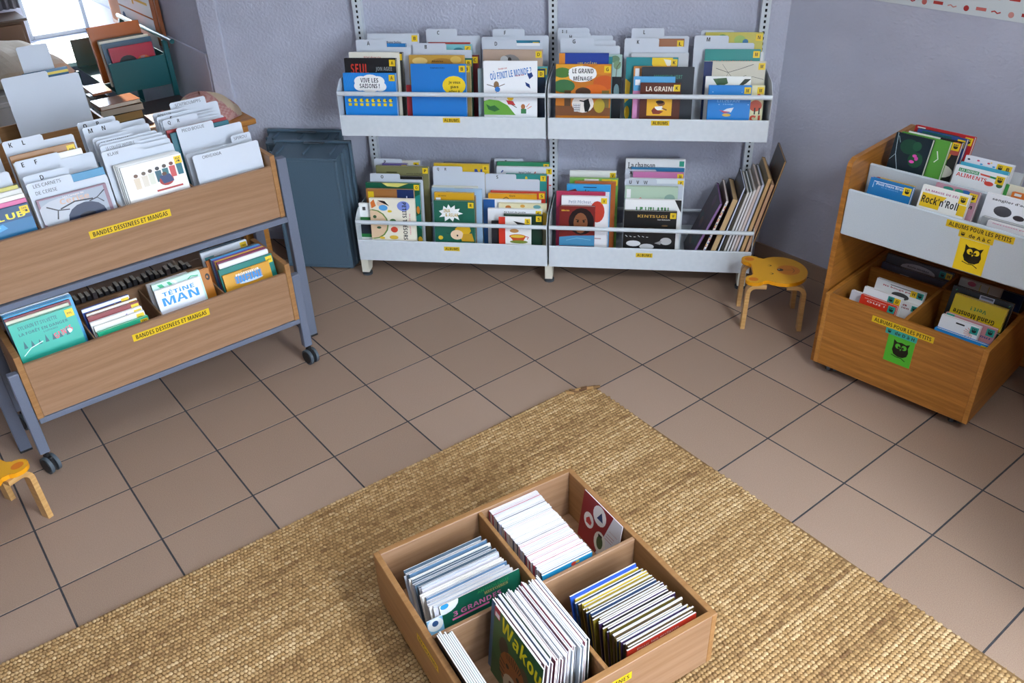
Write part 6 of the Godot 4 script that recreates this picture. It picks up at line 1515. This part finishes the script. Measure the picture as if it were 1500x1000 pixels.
	["b","C",-2.289,0.2662,0.058,12,0.1959,0.2316,0.018,"f0f0f2","white comic with purple drawing","comics in the low rolling bin","PIL",[["p",[0.5,0.12,0.7,0.04,0.7,0.1,0.55,0.14],"6a4ab0"],["e",0.4,0.12,0.06,0.03,"5a5a5a"]],0,[0.0,0.57],0.2284,""],
	["b","C",-2.2882,0.2662,0.036,12,0.1953,0.2447,0.018,"8a2c30","dark red comic with a yellow sticker","comics in the low rolling bin","BOS",[],0,[0.0,0.57],0.2431,""],
	["b","C",-2.2863,0.2662,0.014,12,0.1932,0.2484,0.018,"8a5a2c","brown comic with white top band","comics in the low rolling bin","BOS",[["r",0,0,1,0.06,"e8e4d8"]],0,[0.0,0.57],0.247,""],
	["b","C",-2.3,0.2662,-0.008,12,0.1805,0.2601,0.018,"26489c","royal blue comic with tiny figures","comics in the low rolling bin","AST",[["e",0.6,0.1,0.04,0.03,"d84030"],["e",0.68,0.08,0.03,0.02,"f0d040"],["r",0,0,1,0.05,"dfe4ee"]],0,[0.0,0.57],0.2693,""],
	["b","C",-2.0455,0.2662,0.102,12,0.1831,0.2899,0.018,"e4e8f0","white comic with large bright blue block title","comics in the low rolling bin","",[["t","TÉTiNE",0.14,0.037,0.7,0.074,"1f8ed0",0,"s"],["t","MAN",0.1,0.13,0.8,0.112,"1f8ed0",0,"s"]],0,[0.0,0.57],0.2878,""],
	["b","C",-2.0368,0.2662,0.076,12,0.1947,0.3037,0.018,"c0e4d8","silver green foil comic behind the blue title one","comics in the low rolling bin","",[["p",[0.1,0.02,0.2,0.02,0.3,0.14,0.22,0.14],"2fae78"],["p",[0.3,0.02,0.36,0.02,0.5,0.16,0.4,0.16],"2fae78"],["p",[0.4,0.02,0.46,0.02,0.6,0.14,0.54,0.14],"f4fffa"],["l",[0.6,0.12,0.8,0.04,0.95,0.06],0.02,"2fae78"],["l",[0.66,0.15,0.84,0.08,0.98,0.1],0.02,"f4fffa"]],0,[0.0,0.57],0.3023,"1a1a1e"],
	["b","C",-1.9902,0.2662,0.05,12,0.1908,0.2897,0.018,"b8721f","ochre comic with a black sunburst mark","comics in the low rolling bin","",[["e",0.93,0.12,0.05,0.05,"1a1408"],["e",0.92,0.12,0.02,0.02,"b8721f"]],0,[0.0,0.57],0.2842,""],
	["b","C",-2.0515,0.2662,0.0,12,0.1681,0.2767,0.018,"d8d8dc","white comic with yellow sticker by the compartment wall","comics in the low rolling bin","JOS",[],0,[0.0,0.57],0.2793,""],
	["b","C",-1.7619,0.2654,0.102,12,0.204,0.2607,0.0139,"d49a2c","golden comic with blue and white title block","comics in the low rolling bin","",[["r",0.22,0.07,0.58,0.116,"8a8a90"],["t","PROFESSEUR",0.26,0.042,0.5,0.035,"e8f2fa",0,"s"],["e",0.55,0.2,0.26,0.023,"cfe4f4"],["t","INFINI",0.24,0.084,0.54,0.107,"1c8cd8",0,"s"],["r",0.4,0.014,0.2,0.012,"4a3a1c"]],0,[0.0,0.57],0.2586,""],
	["b","C",-1.7509,0.2654,0.085,12,0.2358,0.2796,0.014,"1f7a70","deep teal comic with a yellow sticker","comics in the low rolling bin","GAU",[],0,[0.0,0.57],0.2694,""],
	["b","C",-1.7466,0.2654,0.065,12,0.2181,0.2935,0.0139,"e8e6e8","white comic with plum spine in the right end of the low bin","comics in the low rolling bin","",[],0,[0.0,0.57],0.2856,"7a2c50"],
	["b","C",-1.7461,0.2654,0.048,12,0.2165,0.2963,0.0139,"7a2c50","plum comic in the right end of the low bin","comics in the low rolling bin","",[],0,[0.0,0.57],0.2888,""],
	["b","C",-1.7472,0.2654,0.031,12,0.218,0.2951,0.0139,"d8a84c","yellow-backed comic in the right end of the low bin","comics in the low rolling bin","",[],0,[0.0,0.57],0.2876,""],
	["b","C",-1.7485,0.2654,0.014,12,0.2192,0.2935,0.0139,"6a4a9a","purple comic in the right end of the low bin","comics in the low rolling bin","",[],0,[0.0,0.57],0.2853,""],
	["b","C",-1.7501,0.2654,-0.003,12,0.2187,0.2931,0.0139,"4a9ad0","light blue comic in the right end of the low bin","comics in the low rolling bin","",[],0,[0.0,0.57],0.2835,""],
	["b","C",-1.7522,0.2654,-0.02,12,0.2153,0.2917,0.0139,"5a5a5c","grey comic in the right end of the low bin","comics in the low rolling bin","",[],0,[0.0,0.57],0.2834,""],
	["b","C",-1.7628,0.2654,-0.037,12,0.2189,0.2767,0.0139,"b86a2c","orange-backed comic in the right end of the low bin","comics in the low rolling bin","",[],0,[0.0,0.57],0.2666,""],
	["b","C",-1.7647,0.2654,-0.1,12,0.2079,0.2878,0.014,"dfe6ee","white comic with small teal print and yellow sticker, at the back","comics in the low rolling bin","TRO",[["r",0.06,0.08,0.2,0.08,"4a9aa0"]],0,[0.0,0.57],0.2819,""],
	["b","C",-1.7685,0.2654,-0.12,12,0.1885,0.2895,0.0139,"26384a","dark blue comic at the very back of the low bin","comics in the low rolling bin","",[],0,[0.0,0.57],0.2852,""],
	["b","R",0.1058,0.7463,-0.215,14,0.1411,0.259,0.024,"15262c","dark night garden board book with white branch and pink flowers","board books on the right display unit","",[["e",0.45,0.167,0.25,0.111,"1c4a34"],["e",0.7,0.334,0.2,0.111,"1a5030"],["e",0.65,0.139,0.12,0.067,"255a3c"],["l",[0.06,0.0,0.1,0.167,0.14,0.306,0.22,0.417,0.3,0.528],0.012,"cfe8f0"],["l",[0.14,0.306,0.02,0.4],0.008,"cfe8f0"],["l",[0.1,0.044,0.18,0.133],0.008,"cfe8f0"],["e",0.66,0.278,0.06,0.022,"e050b0"],["e",0.72,0.311,0.05,0.028,"d848a8"],["e",0.62,0.367,0.07,0.022,"e050b0"]],0,[0.0,0.57],0.2566,""],
	["b","R",0.1376,0.7463,-0.245,14,0.187,0.2548,0.024,"5aa03c","bright green board book behind the night garden one","board books on the right display unit","",[["l",[0.8,0.165,0.86,0.274,0.8,0.329],0.02,"f0f0e8"]],0,[0.0,0.57],0.2533,""],
	["b","R",0.16,0.7463,-0.275,14,0.2039,0.2534,0.024,"20201c","black, orange and cream picture book with a pink patch","board books on the right display unit","@",[["e",0.72,0.191,0.16,0.164,"d8942c"],["e",0.92,0.109,0.16,0.098,"b85048"],["e",0.7,0.464,0.3,0.109,"e4e0d0"],["r",0,0.0,0.6,0.033,"e8e8e0"]],0,[0.0,0.57],0.2525,""],
	["b","R",0.172,0.7463,-0.305,14,0.188,0.2579,0.024,"2c4a8a","deep blue picture book between the black and red ones","board books on the right display unit","@",[["r",0.1,0.011,0.6,0.033,"1c5a58"]],0,[0.0,0.57],0.2568,""],
	["b","R",0.1683,0.7463,-0.335,14,0.2264,0.2616,0.024,"b81f26","large red picture book at the back of the display unit","board books on the right display unit","@",[["r",0.04,0.017,0.14,0.017,"e8e8e4"],["r",0.06,0.034,0.7,0.022,"1c5048"]],0,[0.0,0.57],0.2618,""],
	["b","R",0.3738,0.7458,-0.215,14,0.1798,0.1937,0.022,"f0f2f4","white board book with red block title and green label","board books on the right display unit","@",[["r",0.08,0.041,0.4,0.065,"2a9a54"],["t","LES INTRUS",0.1,0.053,0.36,0.041,"eef4ee",0,"s"],["t","ALIMENTS",0.06,0.13,0.6,0.069,"d83a34",0,"s"],["p",[0.5,0.057,0.7,0.065,0.7,0.098,0.52,0.089],"e05848"],["p",[0.7,0.065,0.92,0.073,0.92,0.114,0.7,0.098],"2a9a54"],["e",0.72,0.211,0.09,0.041,"d84a3c"],["e",0.92,0.203,0.06,0.041,"3a6a3a"]],0,[0.0,0.57],0.1941,""],
	["b","R",0.3726,0.7445,-0.245,14,0.17,0.1983,0.0164,"48b0cc","aqua-edged board book behind the white red-title one","board books on the right display unit","",[],0,[0.0,0.57],0.1976,""],
	["b","R",0.3769,0.7458,-0.265,14,0.1695,0.2168,0.022,"e6e8f0","white picture book with scattered coloured dots","board books on the right display unit","@B",[["e",0.08,0.056,0.03,0.014,"1c1c24"],["e",0.28,0.047,0.03,0.014,"d83a6a"],["e",0.5,0.056,0.03,0.014,"c83a5a"],["e",0.36,0.094,0.03,0.014,"2aa0d8"],["e",0.62,0.094,0.03,0.014,"2aa0d8"],["e",0.55,0.038,0.02,0.014,"e8c060"]],0,[0.0,0.57],0.2167,""],
	["b","R",0.405,0.7458,-0.295,14,0.1811,0.1846,0.022,"c4c8cc","pale grey picture book at the back right of the display unit","board books on the right display unit","",[],0,[0.0,0.57],0.1841,""],
	["b","R",0.5564,0.7465,-0.215,14,0.1171,0.1458,0.0246,"e07a2c","orange board book with white spine label","board books on the right display unit","",[["r",0.08,0.021,0.2,0.063,"f0f0f0"]],0,[0.0,0.57],0.1468,""],
	["b","R",0.543,0.7465,-0.245,14,0.1614,0.1563,0.0246,"e6e2cc","cream board book with a green spine","board books on the right display unit","",[["r",0,0.0,0.08,1,"3f9a40"]],0,[0.0,0.57],0.1571,"3f9a40"],
	["b","R",0.1232,0.6603,-0.06,14,0.1653,0.2115,0.02,"2478b4","blue picture book with white outlined frame and gothic title","board books on the right display unit","@",[["l",[0.1,0.166,0.1,0.053,0.82,0.053,0.9,0.08,0.9,0.166],0.014,"e8f0f8"],["t","Petit Ours Brun",0.16,0.064,0.66,0.043,"eef4fa",0,"f"],["t","et la caverne",0.3,0.123,0.4,0.021,"7ab0e0",0,"s"]],0,[0.0,0.57],0.21,"c878b8"],
	["b","R",0.1309,0.6595,-0.088,14,0.1328,0.2065,0.0164,"caa03c","yellow-edged picture book behind the blue framed one","board books on the right display unit","",[],0,[0.0,0.57],0.2044,""],
	["b","R",0.1046,0.6595,-0.108,14,0.124,0.1983,0.0164,"a83a3a","red-edged picture book behind the yellow-edged one","board books on the right display unit","",[],0,[0.0,0.57],0.1983,""],
	["b","R",0.3201,0.6613,-0.06,14,0.1685,0.2321,0.024,"f2f0ea","white board book with yellow block and bold black lettering","board books on the right display unit","@",[["r",0.04,0.113,0.42,0.219,"f2c81e"],["p",[0.46,0.113,0.56,0.113,0.46,0.232],"f2c81e"],["t","LA MAGIE DE ZÉLIE",0.08,0.043,0.8,0.04,"b04a80",0,"s"],["t","Rock'n'Roll",0.06,0.146,0.78,0.12,"141414",0,"s"],["r",0.84,0.166,0.16,0.166,"f2c81e"]],0,[0.0,0.57],0.2281,""],
	["b","R",0.3462,0.6613,-0.09,14,0.1548,0.2383,0.024,"b88a98","dusty pink picture book with blue and green leaf shapes","board books on the right display unit","@",[["e",0.3,0.042,0.12,0.028,"2a8a78"],["e",0.7,0.056,0.14,0.049,"2a6ab0"],["e",0.55,0.042,0.1,0.028,"3a9a78"],["t","M",0.8,0.21,0.14,0.049,"1c1c1c",0,"s"],["e",0.84,0.14,0.1,0.028,"7aa03c"]],0,[0.0,0.57],0.2379,"c83a48"],
	["b","R",0.5788,0.6596,-0.048,11,0.1735,0.1758,0.0213,"e4e0e2","white board book lying low at the front with pink lettering","board books on the right display unit","",[["t","mes contes pour",0.1,0.02,0.7,0.024,"d85a80",0,"s"]],0,[0.0,0.57],0.1747,""],
	["b","R",0.5544,0.6596,-0.074,11,0.1831,0.1748,0.0213,"a8acb0","grey picture book behind the low white one","board books on the right display unit","",[],0,[0.0,0.57],0.1746,""],
	["b","R",0.5407,0.6596,-0.1,11,0.187,0.2489,0.0213,"eef0f4","white picture book with soft grey animal humps","board books on the right display unit","",[["t","sanglier d'auto",0.12,0.049,0.7,0.045,"2c2c34",0,"s"],["e",0.36,0.211,0.16,0.075,"4a4a4e"],["e",0.66,0.249,0.1,0.038,"3a3034"]],0,[0.0,0.57],0.2477,""],
	["b","R",0.1761,0.0803,-0.035,14,0.1506,0.3017,0.02,"dc3a26","red picture book with white script title","board books in the wooden bin","!",[["t","mes petits imagiers",0.12,0.024,0.6,0.016,"f4e8e0",0,"s"],["t","OUI !",0.2,0.052,0.5,0.024,"f4e8e0",0,"s"]],0,[0.0,0.57],0.3001,""],
	["b","R",0.1097,0.0803,-0.065,14,0.1245,0.2892,0.02,"dfe0ea","white picture book left of the red one","board books in the wooden bin","",[["e",0.5,0.04,0.2,0.028,"c4bcd4"]],0,[0.0,0.57],0.2901,""],
	["b","R",0.1653,0.0803,-0.09,14,0.1592,0.3102,0.02,"eef0f2","white picture book with a teal and a yellow sticker","board books in the wooden bin","!D",[],0,[0.0,0.57],0.3086,""],
	["b","R",0.2479,0.0803,-0.12,14,0.1176,0.2873,0.02,"e4e4e4","white picture book with dark red title at its top","board books in the wooden bin","!",[["t","Ma",0.2,0.024,0.4,0.032,"8a1c2c",0,"s"],["t","maison",0.1,0.064,0.6,0.032,"8a1c2c",0,"s"]],0,[0.0,0.57],0.285,""],
	["b","R",0.2043,0.0803,-0.15,14,0.2018,0.3313,0.02,"f0f2f0","white picture book with red exclaiming title against the cross wall","board books in the wooden bin","H!",[["t","Ne bouge pas !",0.16,0.047,0.66,0.026,"b81f3a",0,"s"],["r",0.3,0.026,0.44,0.008,"5a5a5a"],["e",0.55,0.13,0.18,0.042,"4a4a4a"]],0,[0.0,0.57],0.3298,""],
	["b","R",0.168,0.0803,-0.39,14,0.288,0.2887,0.02,"6e6e7c","grey picture book with a thin white and violet line in the rear compartment","board books in the wooden bin","",[["r",0.3,0.092,0.14,0.018,"c8c8d0"],["r",0.46,0.104,0.2,0.018,"5a4a9a"]],0,[0.0,0.57],0.2821,""],
	["b","R",0.168,0.0803,-0.42,14,0.288,0.3176,0.02,"62646a","grey picture book with a pale oval in the rear compartment","board books in the wooden bin","!H",[["e",0.5,0.111,0.26,0.074,"c8c8cc"],["t","Kevin Henkes",0.34,0.074,0.32,0.022,"3a3a3e",0,"s"]],0,[0.0,0.57],0.3105,""],
	["b","R",0.5165,0.0808,-0.03,14,0.2084,0.2777,0.022,"2a90dc","plain bright blue picture book at the front of the wooden bin","board books in the wooden bin","@",[],0,[0.0,0.57],0.2758,""],
	["b","R",0.4866,0.0808,-0.058,14,0.1461,0.3207,0.022,"f0f0f2","white picture book with an orange sun drawing","board books in the wooden bin","!",[["r",0.4,0.036,0.22,0.018,"1c1c1c"],["l",[0.859,0.125,0.854,0.179],0.012,"d8643c"],["l",[0.839,0.124,0.768,0.173],0.012,"d8643c"],["l",[0.823,0.12,0.698,0.156],0.012,"d8643c"],["l",[0.813,0.113,0.653,0.131],0.012,"d8643c"],["l",[0.81,0.106,0.64,0.103],0.012,"d8643c"],["l",[0.815,0.1,0.663,0.076],0.012,"d8643c"],["l",[0.827,0.094,0.716,0.053],0.012,"d8643c"],["l",[0.845,0.09,0.792,0.039],0.012,"d8643c"],["l",[0.864,0.09,0.879,0.036],0.012,"d8643c"]],0,[0.0,0.57],0.3141,""],
	["b","R",0.5133,0.0808,-0.086,14,0.1908,0.3194,0.022,"c88a90","pink picture book with blue script title","board books in the wooden bin","!",[["r",0.02,0.0,0.16,0.03,"2a9a88"],["t","jour",0.7,0.118,0.26,0.041,"2a4a8a",0,"s"]],0,[0.0,0.57],0.3187,""],
	["b","R",0.5256,0.0808,-0.114,14,0.1929,0.2893,0.022,"1c4a3c","dark green picture book behind the pink one","board books in the wooden bin","",[],0,[0.0,0.57],0.291,""],
	["b","R",0.5098,0.0808,-0.144,14,0.1934,0.374,0.022,"e4c81c","yellow picture book turned upside down with black lettering","board books in the wooden bin","",[["t","Va-t'en,",0.3,0.247,0.44,0.056,"16160e",180,"s"],["t","Grand Monstre",0.06,0.151,0.8,0.056,"16160e",180,"s"],["t","Vert !",0.36,0.08,0.3,0.04,"2a8a3c",180,"s"]],0,[0.0,0.57],0.3721,""],
	["b","R",0.5015,0.0808,-0.172,14,0.2252,0.3902,0.022,"14161a","black picture book with tiny coloured dashes","board books in the wooden bin","",[["l",[0.06,0.042,0.08,0.03],0.01,"3fbf70"],["l",[0.17,0.233,0.19,0.22],0.01,"d83a8a"],["l",[0.28,0.119,0.3,0.106],0.01,"3fbf70"],["l",[0.39,0.309,0.41,0.296],0.01,"e0e060"],["l",[0.5,0.195,0.52,0.182],0.01,"3fbf70"],["l",[0.61,0.08,0.63,0.068],0.01,"d83a8a"],["l",[0.72,0.271,0.74,0.258],0.01,"3fbf70"],["l",[0.83,0.157,0.85,0.144],0.01,"e0e060"],["l",[0.94,0.042,0.96,0.03],0.01,"3fbf70"],["r",0.46,0.013,0.24,0.051,"c8d0dc"],["r",0.48,0.021,0.2,0.021,"5a6270"]],0,[0.0,0.57],0.3874,""],
	["b","R",0.4283,0.0803,-0.4,14,0.1653,0.3238,0.02,"d8d4c8","white picture book with pink rose print in the right rear compartment","board books in the wooden bin","",[["e",0.3,0.046,0.1,0.031,"c83a54"],["r",0.5,0.019,0.02,0.115,"c8b84c"],["r",0.7,0.019,0.02,0.115,"c8b84c"]],0,[0.0,0.57],0.3197,""],
	["b","R",0.5074,0.0803,-0.43,14,0.1617,0.3103,0.02,"1c2c5a","navy picture book in the right rear compartment","board books in the wooden bin","",[],0,[0.0,0.57],0.3062,""],
]
